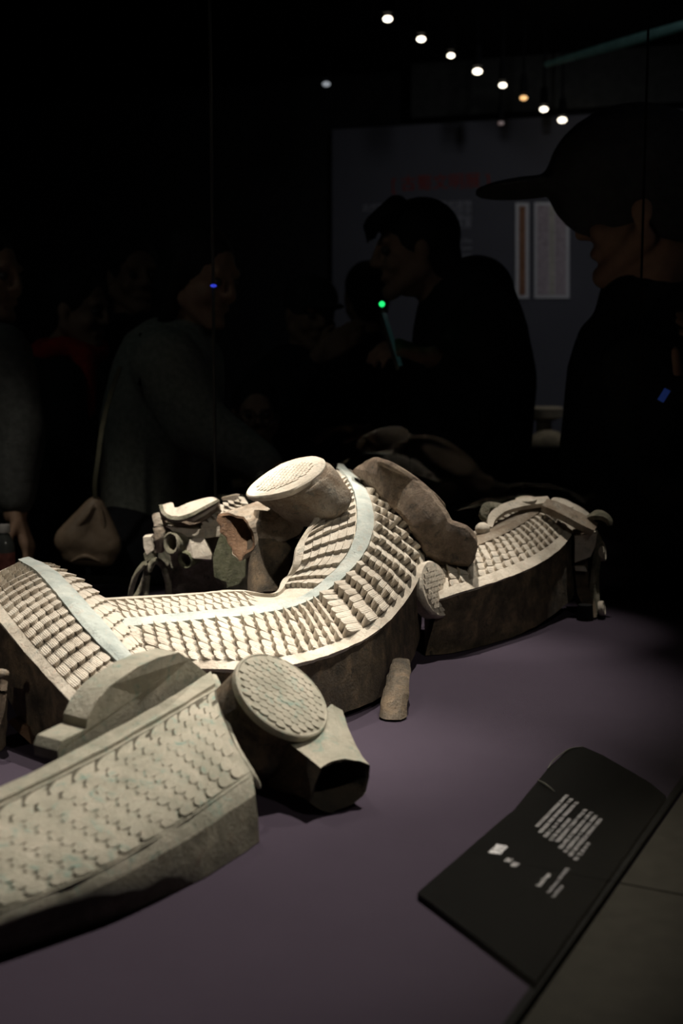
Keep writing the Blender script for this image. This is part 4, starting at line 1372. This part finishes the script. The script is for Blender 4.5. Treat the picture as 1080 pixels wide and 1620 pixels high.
def person(label, Y, head, neck, torso, arms, top_mat, hair='short', legs=True, extra=None, foot_dy=0.0):
    """head (px, py, height px, yaw, pitch); neck (px, py, dY); torso [(px, py, dY, r px)];
    arms: list of dicts(path=[(px,py,dY,r px)...shoulder, elbow, wrist], hand=(dir, normal, curl, side))"""
    hx, hy, hh, yaw, pitch = head
    hc = D(hx, hy, Y)
    hip = D(torso[-1][0], torso[-1][1], Y + torso[-1][2])
    t = thing('person', label, 'person', (hip[0], hip[1], 0), 'visitors behind the glass')
    A = head_axes(math.radians(yaw), math.radians(pitch))
    k = r_at(hh, Y) / 0.235
    body = MB()
    L = add_head(body, hc, k, A)
    nk = D(neck[0], neck[1], Y + neck[2])
    body.add(*capsule(L(0, -.025, -.05), nk, .052 * k, .060 * k))
    tp = [D(x, y, Y + dy) for x, y, dy, r_ in torso]; tr_ = [r_at(r_, Y) for *_, r_ in torso]
    body.add(*capsule(nk, tp[0], .055 * k, tr_[0] * .6))
    for i in range(len(tp) - 1):
        body.add(*capsule(tp[i], tp[i + 1], tr_[i] * .72, tr_[i + 1] * .72))
    coat = MB()
    coat.add(*capsule(nk + (0, 0, -0.02), tp[0], .075 * k, tr_[0] * .8))
    for i in range(len(tp) - 1):
        coat.add(*capsule(tp[i], tp[i + 1], tr_[i], tr_[i + 1]))
    for ar in arms:
        P = [D(x, y, Y + dy) for x, y, dy, r_ in ar['path']]; r_ = [r_at(q, Y) for *_, q in ar['path']]
        for i in range(len(P) - 1):
            body.add(*capsule(P[i], P[i + 1], min(r_[i] * .6, .05), min(r_[i + 1] * .6, .042)))
        d = P[-1] - P[-2]; d /= np.linalg.norm(d)
        for i in range(len(P) - 1):
            q = P[i + 1] - (d * 0.015 if i == len(P) - 2 else 0)
            coat.add(*capsule(P[i], q, r_[i], r_[i + 1]))
        if 'hand' in ar:
            hd, hn, curl, side = ar['hand']
            body.add(*capsule(P[-2] * .3 + P[-1] * .7, P[-1] + d * 0.02, .032, .026))
            add_hand(body, P[-1] + d * 0.015, hd, hn, 1.0, curl, side)
    if extra:
        extra(coat, body, L, k, A)
    # legs down to the floor
    f = A[1] * np.array([1, 1, 0]); f /= max(np.linalg.norm(f), 1e-6); sd = np.array([-f[1], f[0], 0])
    pants = MB(); shoes = []
    hz = hip[2]
    for sgn in (-1, 1):
        h0 = hip + sd * .085 * sgn
        kn = np.array([h0[0], h0[1], max(hz * .53, 0.3)]) + f * .02 + np.array([0, foot_dy * .5, 0])
        an = np.array([h0[0], h0[1], 0.09]) + sd * .02 * sgn + np.array([0, foot_dy, 0])
        body.add(*capsule(h0, kn, .075, .050)); body.add(*capsule(kn, an, .050, .034))
        pants.add(*capsule(h0, kn, .105, .075)); pants.add(*capsule(kn, an + (0, 0, .02), .075, .055))
        sm_ = MB(); sm_.add(*capsule(an + f * -.04 + (0, 0, -.045), an + f * .14 + (0, 0, -.052), .043, .036))
        shoes.append(sm_)
    pants.add(*capsule(hip - sd * .06, hip + sd * .06, .12, .12))
    b_ = remesh(body, 'body', M['skin'], t, 0.0055 if Y < 3.3 else 0.007, 3)
    remesh(coat, 'coat', M[top_mat], t, 0.013, 5)
    remesh(pants, 'trousers', M['trousers'], t, 0.02, 3)
    for s_ in shoes:
        s_.build('shoe', M['black'], t, sharp=180)
    for sx in (-1, 1):
        o = obj('eye', *ellipsoid(L(.032 * sx, .076, .004), .0125 * k, .0115 * k, .0105 * k, A, 8, 10), M['eye'], t, sharp=180)
    if hair:
        hm = MB()
        hm.add(*ellipsoid(L(0, -.022, .040), .086 * k, .098 * k, .092 * k, A, 12, 18))
        if hair == 'short':
            hm.add(*ellipsoid(L(0, -.06, -.02), .068 * k, .056 * k, .075 * k, A, 10, 14))
        if hair == 'fringe':
            hm.add(*ellipsoid(L(0, -.06, -.02), .070 * k, .058 * k, .080 * k, A, 10, 14))
            for q in range(5):
                x = (-.05 + .025 * q)
                hm.add(*capsule(L(x, .045, .105), L(x * 1.05, .098, .072 + .004 * (q % 2)), .030 * k, .020 * k))
                hm.add(*capsule(L(x * 1.05, .098, .072), L(x, .106, .035), .018 * k, .007 * k))
        if hair == 'long':
            hm.add(*ellipsoid(L(0, -.055, -.03), .082 * k, .066 * k, .10 * k, A, 10, 14))
            for sx in (-1, 1):
                hm.add(*capsule(L(.066 * sx, -.01, .05), L(.070 * sx, -.03, -.14), .030 * k, .022 * k))
            hm.add(*capsule(L(0, -.06, -.02), L(0, -.07, -.17), .07 * k, .05 * k))
        remesh(hm, 'hair', M['hair'], t, 0.009, 2)
    return t, L, k, A


# man with a phone, in profile
def ex_man(coat, body, L, k, A):
    Y = 3.05
    coat.add(*ellipsoid(D(752, 462, Y + .02), r_at(62, Y), .13, r_at(58, Y)))                # hood
    coat.add(*capsule(D(708, 470, Y - .05), D(770, 448, Y - .02), .045, .06))
    for q in range(5):                                                                          # padded quilting rolls
        coat.add(*capsule(D(700, 540 + 42 * q, Y - .12), D(800, 530 + 45 * q, Y - .05), .05, .055))


man, Lm, km, Am = person('man in black hooded jacket in profile, holding up a phone', 3.05, (655, 398, 148, 84, 4), (706, 478, .01),
    [(742, 520, .02, 92), (748, 600, .02, 102), (742, 700, .02, 100), (735, 800, .02, 84)],
    [dict(path=[(770, 505, -.15, 52), (765, 655, -.20, 42), (692, 575, -.26, 27)], hand=((-0.9, -0.15, 0.30), (-0.35, 0.3, -0.8), 0.55, -1)),
     dict(path=[(735, 505, .22, 50), (700, 650, .26, 42), (600, 680, .22, 30)], hand=((-0.95, -0.1, 0.1), (0, 0, -1), 0.35, 1))],
    'jacket_black', 'fringe', extra=ex_man)
# his phone, seen edge-on
pa, pb = D(603, 492, 2.76), D(632, 584, 2.76)
ax = (pa - pb); Lp = np.linalg.norm(ax); ax /= Lp
side_ = np.array([0.18, 1.0, 0.0]); side_ -= ax * (side_ @ ax); side_ /= np.linalg.norm(side_)
nn = np.cross(ax, side_)
def obox(c, hx, hy, hz, X, Y_, Z_):
    V = [c + sx * hx * X + sy * hy * Y_ + sz * hz * Z_ for sx in (-1, 1) for sy in (-1, 1) for sz in (-1, 1)]
    return V, [[0, 1, 3, 2], [4, 6, 7, 5], [0, 4, 5, 1], [2, 3, 7, 6], [0, 2, 6, 4], [1, 5, 7, 3]]
cph = (pa + pb) / 2
ph = thing('smartphone', 'thin phone held edge-on with a glowing green light at its top', 'phone', cph)
obj('case', *obox(cph, .004, .036, Lp / 2, nn, side_, ax), M['phone_body'], ph, sharp=30)
sg = 1 if nn[0] > 0 else -1
obj('screen', *obox(cph + nn * sg * .0045, .0006, .033, Lp / 2 - .006, nn, side_, ax), M['screen'], ph, sharp=30)
obj('indicator_light', *ellipsoid(D(604, 481, 2.75), r_at(4.6, 2.75), r_at(4.6, 2.75), r_at(4.6, 2.75), nu=8, nv=12), M['green_led'], ph, sharp=180)
obj('camera_clip', *tube([D(604, 482, 2.757), D(603.5, 488, 2.758), D(603, 494, 2.76)], [.004, .004, .004], 8, 1), M['phone_body'], ph)

# reflection of a large capped visitor, built as a solid figure behind the glass
def ex_cap(coat, body, L, k, A):
    Y = 2.42
    coat.add(*capsule(D(1000, 540, Y - .02), D(1085, 500, Y + .02), .055, .075))
    coat.add(*ellipsoid(D(1040, 505, Y + .03), r_at(70, Y), .10, r_at(48, Y)))


capm, Lc, kc, Ac = person('big visitor in a dark peaked cap and black coat, close to the glass', 2.42, (1018, 336, 226, 112, 4), (1016, 462, .02),
    [(1014, 580, .05, 118), (1005, 720, .05, 124), (1000, 860, .05, 110), (1000, 980, .05, 100)],
    [dict(path=[(1010, 580, -.13, 62), (1010, 740, -.15, 50), (1062, 640, -.17, 34)], hand=((0.35, -0.15, 0.9), (-0.85, 0.3, 0.3), 0.5, 1)),
     dict(path=[(1010, 580, .24, 62), (1000, 780, .26, 50), (960, 900, .18, 34)], hand=((-0.4, -0.3, -0.6), (0.5, 0.2, -0.5), 0.35, -1))],
    'jacket_black', None, extra=ex_cap)
cm = MB()
cm.add(*ellipsoid(Lc(0, .018, .062), .100 * kc, .138 * kc, .112 * kc, Ac, 14, 20))
cm.add(*ellipsoid(Lc(0, -.05, .005), .088 * kc, .070 * kc, .07 * kc, Ac, 10, 14))
cm.add(*ellipsoid(Lc(0, .185, .062), .078 * kc, .095 * kc, .015 * kc, Ac @ np.eye(3), 10, 18))
remesh(cm, 'cap', M['cap'], capm, 0.009, 3)
ph2 = thing('smartphone', 'phone with a blue lit screen held by the capped visitor', 'phone', D(1050, 632, 2.22))
c2 = D(1046, 634, 2.20)
X2 = np.array([0.5, 0.0, 0.85]); X2 /= np.linalg.norm(X2); Y2 = np.array([0.75, -0.5, -0.44]); Y2 -= X2 * (Y2 @ X2); Y2 /= np.linalg.norm(Y2); Z2 = np.cross(X2, Y2)
obj('case', *obox(c2, .055, .028, .004, X2, Y2, Z2), M['phone_body'], ph2, sharp=30)
sg = -1 if Z2[1] > 0 else 1
obj('screen', *obox(c2 + Z2 * sg * .0045 + X2 * .01, .012, .006, .0006, X2, Y2, Z2), M['screen_blue'], ph2, sharp=30)

# visitor whose face shows behind the capped one
def ex_shirt(coat, body, L, k, A): pass
rt_, Lr, kr, Ar = person('short haired visitor with a white collar, half hidden behind the capped visitor', 2.95, (1078, 424, 138, 20, 0), (1080, 505, .02),
    [(1085, 560, .05, 80), (1085, 680, .05, 88), (1085, 820, .05, 80)],
    [dict(path=[(1150, 560, .02, 42), (1165, 700, .0, 34), (1130, 800, -.05, 24)], hand=((-0.5, -0.4, -0.6), (0, .3, -1), 0.3, 1)),
     dict(path=[(1020, 560, .08, 42), (1010, 700, .1, 34), (1020, 820, .05, 24)], hand=((0.1, -0.3, -0.9), (0, .9, -.3), 0.3, -1))],
    'jacket_navy', 'short')
V, F = extrude([D(1050, 525, 2.86), D(1078, 545, 2.85), D(1074, 590, 2.83), D(1062, 575, 2.83)], (0, 0.03, 0))
obj('shirt_collar', V, F, M['white_shirt'], rt_, sharp=30)

# woman in the grey fleece coat reaching forward over the case
wm, Lw, kw, Aw = person('dark haired woman in a grey fleece coat reaching forward with one arm', 2.85, (318, 440, 150, -58, 14), (290, 520, .02),
    [(268, 590, .02, 92), (252, 680, .04, 98), (240, 780, .05, 84), (240, 860, .05, 74)],
    [dict(path=[(262, 575, -.12, 58), (312, 672, -.16, 48), (425, 738, -.20, 31)], hand=((0.9, -0.15, -0.3), (0, -.3, -1), 0.35, -1)),
     dict(path=[(285, 580, .2, 52), (290, 700, .25, 44), (285, 800, .2, 30)], hand=((0.1, -0.3, -0.9), (0, -.3, -1), 0.35, 1))],
    'fleece', 'long')
V, F = tube([D(222, 528, 2.72), D(228, 570, 2.68), D(220, 610, 2.67)], [.004, .004, .004], 6, 4)
obj('coat_seam', V, F, M['black'], wm)

# woman with the red scarf
rs, Lrs, krs, Ars = person('short haired woman with a red scarf, standing behind the grey fleece coat', 3.55, (122, 492, 122, -75, 6), (105, 560, .02),
    [(92, 620, .02, 78), (92, 700, .02, 84), (95, 850, .02, 78)],
    [dict(path=[(95, 605, -.14, 40), (110, 730, -.16, 33), (170, 780, -.2, 24)], hand=((0.8, -0.2, 0), (0, -.3, -1), 0.3, -1)),
     dict(path=[(110, 605, .18, 40), (120, 730, .18, 33), (165, 800, .1, 24)], hand=((0.8, -0.2, 0), (0, -.3, -1), 0.3, 1))],
    'jacket_black', 'short')
sc_ = MB()
aa = np.linspace(0, 2 * math.pi, 13)
ctr = D(110, 556, 3.57)
V, F = tube([ctr + np.array([math.cos(q) * .085, math.sin(q) * .085, .012 * math.sin(3 * q)]) for q in aa], [.032] * 13, 10, 2)
sc_.add(V, F)
sc_.add(*capsule(D(134, 568, 3.46), D(138, 650, 3.43), .035, .025))
remesh(sc_, 'scarf', M['red_scarf'], rs, 0.009, 2)

# visitor with a raised hand, cap
rh, Lh, kh, Ah = person('visitor in a soft dark cap raising one hand to the chest', 3.75, (492, 498, 112, -25, 8), (480, 566, .02),
    [(468, 610, .02, 70), (465, 690, .02, 76), (465, 820, .02, 74)],
    [dict(path=[(425, 600, .0, 36), (420, 700, -.1, 30), (500, 570, -.22, 20)], hand=((0.75, -0.1, 0.5), (0.2, 1, -.1), 0.35, 1)),
     dict(path=[(520, 610, .06, 36), (525, 720, .02, 30), (500, 780, -.08, 20)], hand=((-0.8, -0.2, -.3), (0, 1, 0), 0.35, -1))],
    'jacket_navy', None)
cm = MB()
cm.add(*ellipsoid(Lh(0, -.012, .05), .090 * kh, .108 * kh, .082 * kh, Ah, 12, 18))
cm.add(*ellipsoid(Lh(0, .11, .040), .066 * kh, .060 * kh, .012 * kh, Ah, 10, 16))
remesh(cm, 'cap', M['cap'], rh, 0.008, 2)

# child with glasses
kid, Lk, kk, Ak = person('child with round glasses looking over the plinth', 3.4, (405, 655, 106, -8, 4), (405, 715, .02),
    [(405, 755, .03, 55), (405, 830, .03, 58), (405, 940, .03, 52)],
    [dict(path=[(362, 765, .0, 26), (355, 850, -.04, 22), (372, 900, -.1, 16)], hand=((0.3, -0.5, -.5), (0, .4, -1), 0.4, 1)),
     dict(path=[(448, 765, .0, 26), (455, 850, -.04, 22), (438, 900, -.1, 16)], hand=((-0.3, -0.5, -.5), (0, .4, -1), 0.4, -1))],
    'jacket_navy', 'short')
gl_ = MB()
for sx in (-1, 1):
    cc_ = Lk(.034 * sx, .102, .002)
    P = [cc_ + kk * (.026 * math.cos(q) * Ak[0] + .022 * math.sin(q) * Ak[2]) for q in np.linspace(0, 2 * math.pi, 17)]
    gl_.add(*tube(P, [.0018] * 17, 6, 1))
    gl_.add(*tube([Lk(.060 * sx, .10, .006), Lk(.076 * sx, .05, .006), Lk(.082 * sx, -.005, .006)], [.0016] * 3, 6, 2))
gl_.add(*tube([Lk(-.010, .104, .004), Lk(0, .107, .006), Lk(.010, .104, .004)], [.0016] * 3, 6, 2))
gl_.build('glasses', M['spectacles'], kid, sharp=80)

# visitor at the picture's left edge
lv, Ll, kl, Al = person('visitor in a dark grey coat, partly outside the view beyond the bottle', 2.80, (-22, 438, 140, -70, 5), (-30, 515, .02),
    [(-38, 575, .03, 92), (-40, 680, .03, 96), (-40, 830, .03, 84)],
    [dict(path=[(0, 560, -.1, 50), (32, 680, -.12, 42), (25, 800, -.14, 30)], hand=((0.3, -0.2, -.7), (-1, 0, 0), 0.35, -1)),
     dict(path=[(-60, 570, .2, 50), (-60, 700, .2, 42), (-40, 800, .1, 30)], hand=((0.3, -0.2, -.7), (1, 0, 0), 0.35, 1))],
    'greycoat', 'short')
# head seen behind the man with the phone
bh, Lb, kb, Ab = person('dark haired visitor with back of head showing, behind the man with the phone', 4.2, (580, 470, 100, 170, 0), (582, 535, .0),
    [(585, 590, .0, 68), (585, 680, .0, 72), (585, 840, .0, 68)],
    [dict(path=[(545, 585, .0, 32), (535, 690, .0, 27), (540, 790, .0, 19)], hand=((0, 0, -1), (1, 0, 0), 0.3, 1)),
     dict(path=[(630, 585, .0, 32), (640, 690, .0, 27), (635, 790, .0, 19)], hand=((0, 0, -1), (-1, 0, 0), 0.3, -1))],
    'jacket_black', 'short')
bl, Lbl, kbl, Abl = person('tall dark haired visitor standing in deep shade behind the red scarf', 3.9, (212, 440, 118, -30, 0), (210, 510, .0),
    [(208, 570, .0, 74), (208, 680, .0, 78), (208, 840, .0, 72)],
    [dict(path=[(160, 565, .0, 34), (150, 680, .0, 29), (160, 790, .0, 20)], hand=((0, 0, -1), (1, 0, 0), 0.3, 1)),
     dict(path=[(256, 565, .0, 34), (266, 680, .0, 29), (258, 790, .0, 20)], hand=((0, 0, -1), (-1, 0, 0), 0.3, -1))],
    'jacket_black', 'short')

# shoulder bag
bg = thing('shoulder_bag', 'soft tan leather shoulder bag hanging by the grey fleece coat', 'bag', D(140, 895, 2.66))
mb = MB()
Yb_ = 2.66
for a, b2, r1, r2 in (((150, 800), (120, 850), 16, 30), ((150, 800), (165, 850), 16, 24), ((112, 855), (170, 862), 27, 24), ((118, 875), (165, 880), 22, 20)):
    mb.add(*capsule(D(*a, Yb_), D(*b2, Yb_), r_at(r1, Yb_), r_at(r2, Yb_)))
remesh(mb, 'bag_body', M['bag'], bg, 0.007, 3)
for P in ([(98, 856), (118, 838), (136, 818), (148, 798)], [(158, 800), (164, 832), (160, 862)], [(100, 868), (126, 858), (152, 862), (176, 872)], [(112, 888), (134, 880), (158, 888)]):
    pts = [D(x, y, Yb_ - 0.030 + 0.012 * abs(x - 135) / 45) for x, y in P]
    V, F = tube(pts, [0.002] + [0.0055] * (len(pts) - 2) + [0.002], 8, 4)
    obj('fold', V, F, M['bag'], bg, sharp=80)
ribbon([(152, 800, Yb_), (150, 770, Yb_ - .02), (154, 735, Yb_ - .03), (165, 660, Yb_ - .02), (190, 580, Yb_ - .01)], 7, 4, 'strap', 'bag_strap', bg, up_w=(0, -1, 0.1))

# water bottle on the ledge
gp = isect(np.zeros(2), ray(8, 900)[:2], G0 - gn * 0.055, gd)
bt = thing('water_bottle', 'clear plastic water bottle with a white cap and red label on the ledge', 'bottle', (gp[0], gp[1], TABLE))
s_ = gp[1] / F_PX
prof = [(15, 0), (16, 3), (16, 22), (15.5, 30), (16, 50), (14, 58), (9, 68), (7, 72)]
def lathe(c, prof, k=20):
    a = np.linspace(0, 2 * math.pi, k, endpoint=False)
    return loft([np.stack([c[0] + r_ * np.cos(a), c[1] + r_ * np.sin(a), np.full(k, c[2] + z)], 1) for r_, z in prof], 1)
bz = TABLE - 0.0005
obj('bottle_body', *lathe((gp[0], gp[1], bz), [(r_ * s_, z * s_) for r_, z in prof]), M['bottle'], bt, sharp=50)
obj('bottle_label', *lathe((gp[0], gp[1], bz), [(16.4 * s_, 10 * s_), (16.5 * s_, 10.5 * s_), (16.5 * s_, 40 * s_), (16.4 * s_, 40.5 * s_)]), M['bottle_label'], bt, sharp=50)
obj('bottle_cap', *lathe((gp[0], gp[1], bz), [(9.6 * s_, 72 * s_), (10 * s_, 73 * s_), (10 * s_, 83 * s_), (9 * s_, 85 * s_), (4 * s_, 85.5 * s_)]), M['plastic_cap'], bt, sharp=50)

# pale exhibits beyond the visitors
ep = thing('exhibit_stand', 'black exhibit stand between the phone man and the capped visitor', 'plinth', (D(868, 703, 4.6)[0], 4.6, 0))
ez = D(868, 703, 4.6)[2]
obj('stand_base', *box((ep.location[0], 4.6, ez / 2), 0.5, 0.4, ez - 0.02), M['black'], ep, sharp=30)
obj('stand_top', *box((ep.location[0], 4.6, ez - 0.005), 0.54, 0.44, 0.01), M['black'], ep, sharp=30)
c = np.array([ep.location[0] - 0.01, 4.55, ez])
V, F = lathe(c, [(r_at(36, 4.55), 0), (r_at(35, 4.55), .01), (r_at(28, 4.55), r_at(14, 4.55)), (r_at(14, 4.55), r_at(22, 4.55)), (r_at(3, 4.55), r_at(24, 4.55))])
tag(obj('domed_exhibit', V, F, M['pale_exhibit'], None, loc=c), 'pale domed stone exhibit on the black stand', 'artifact')
c = np.array([ep.location[0], 4.72, ez])
V, F = lathe(c, [(r_at(16, 4.7), 0), (r_at(12, 4.7), .02), (r_at(12, 4.7), r_at(34, 4.7)), (r_at(30, 4.7), r_at(40, 4.7)), (r_at(32, 4.7), r_at(54, 4.7)), (r_at(26, 4.7), r_at(57, 4.7))])
tag(obj('footed_exhibit', V, F, M['pale_exhibit'], None, loc=c), 'pale footed stone bowl behind the domed exhibit', 'artifact')
spot('unseen_spot', (ep.location[0] + .3, 4.3, 2.6), (ep.location[0], 4.62, ez + .05), 7.0, 14, 0.6, 0.02, WARM)  # unseen spot that brightens the pale exhibits

# small blue reflection, built as a glowing bead on the pale glass seam
sp = seams[0] + gn * 0.006
zc = D(343, 452, sp[1])[2]
tag(obj('seam_glint', *ellipsoid((sp[0] + .003, sp[1], zc), .006, .0035, .003, nu=8, nv=12), M['blue_glint'], None, loc=(sp[0], sp[1], zc)), 'tiny blue indicator light stuck to the glass seam', 'lamp')

bpy.context.view_layer.update()
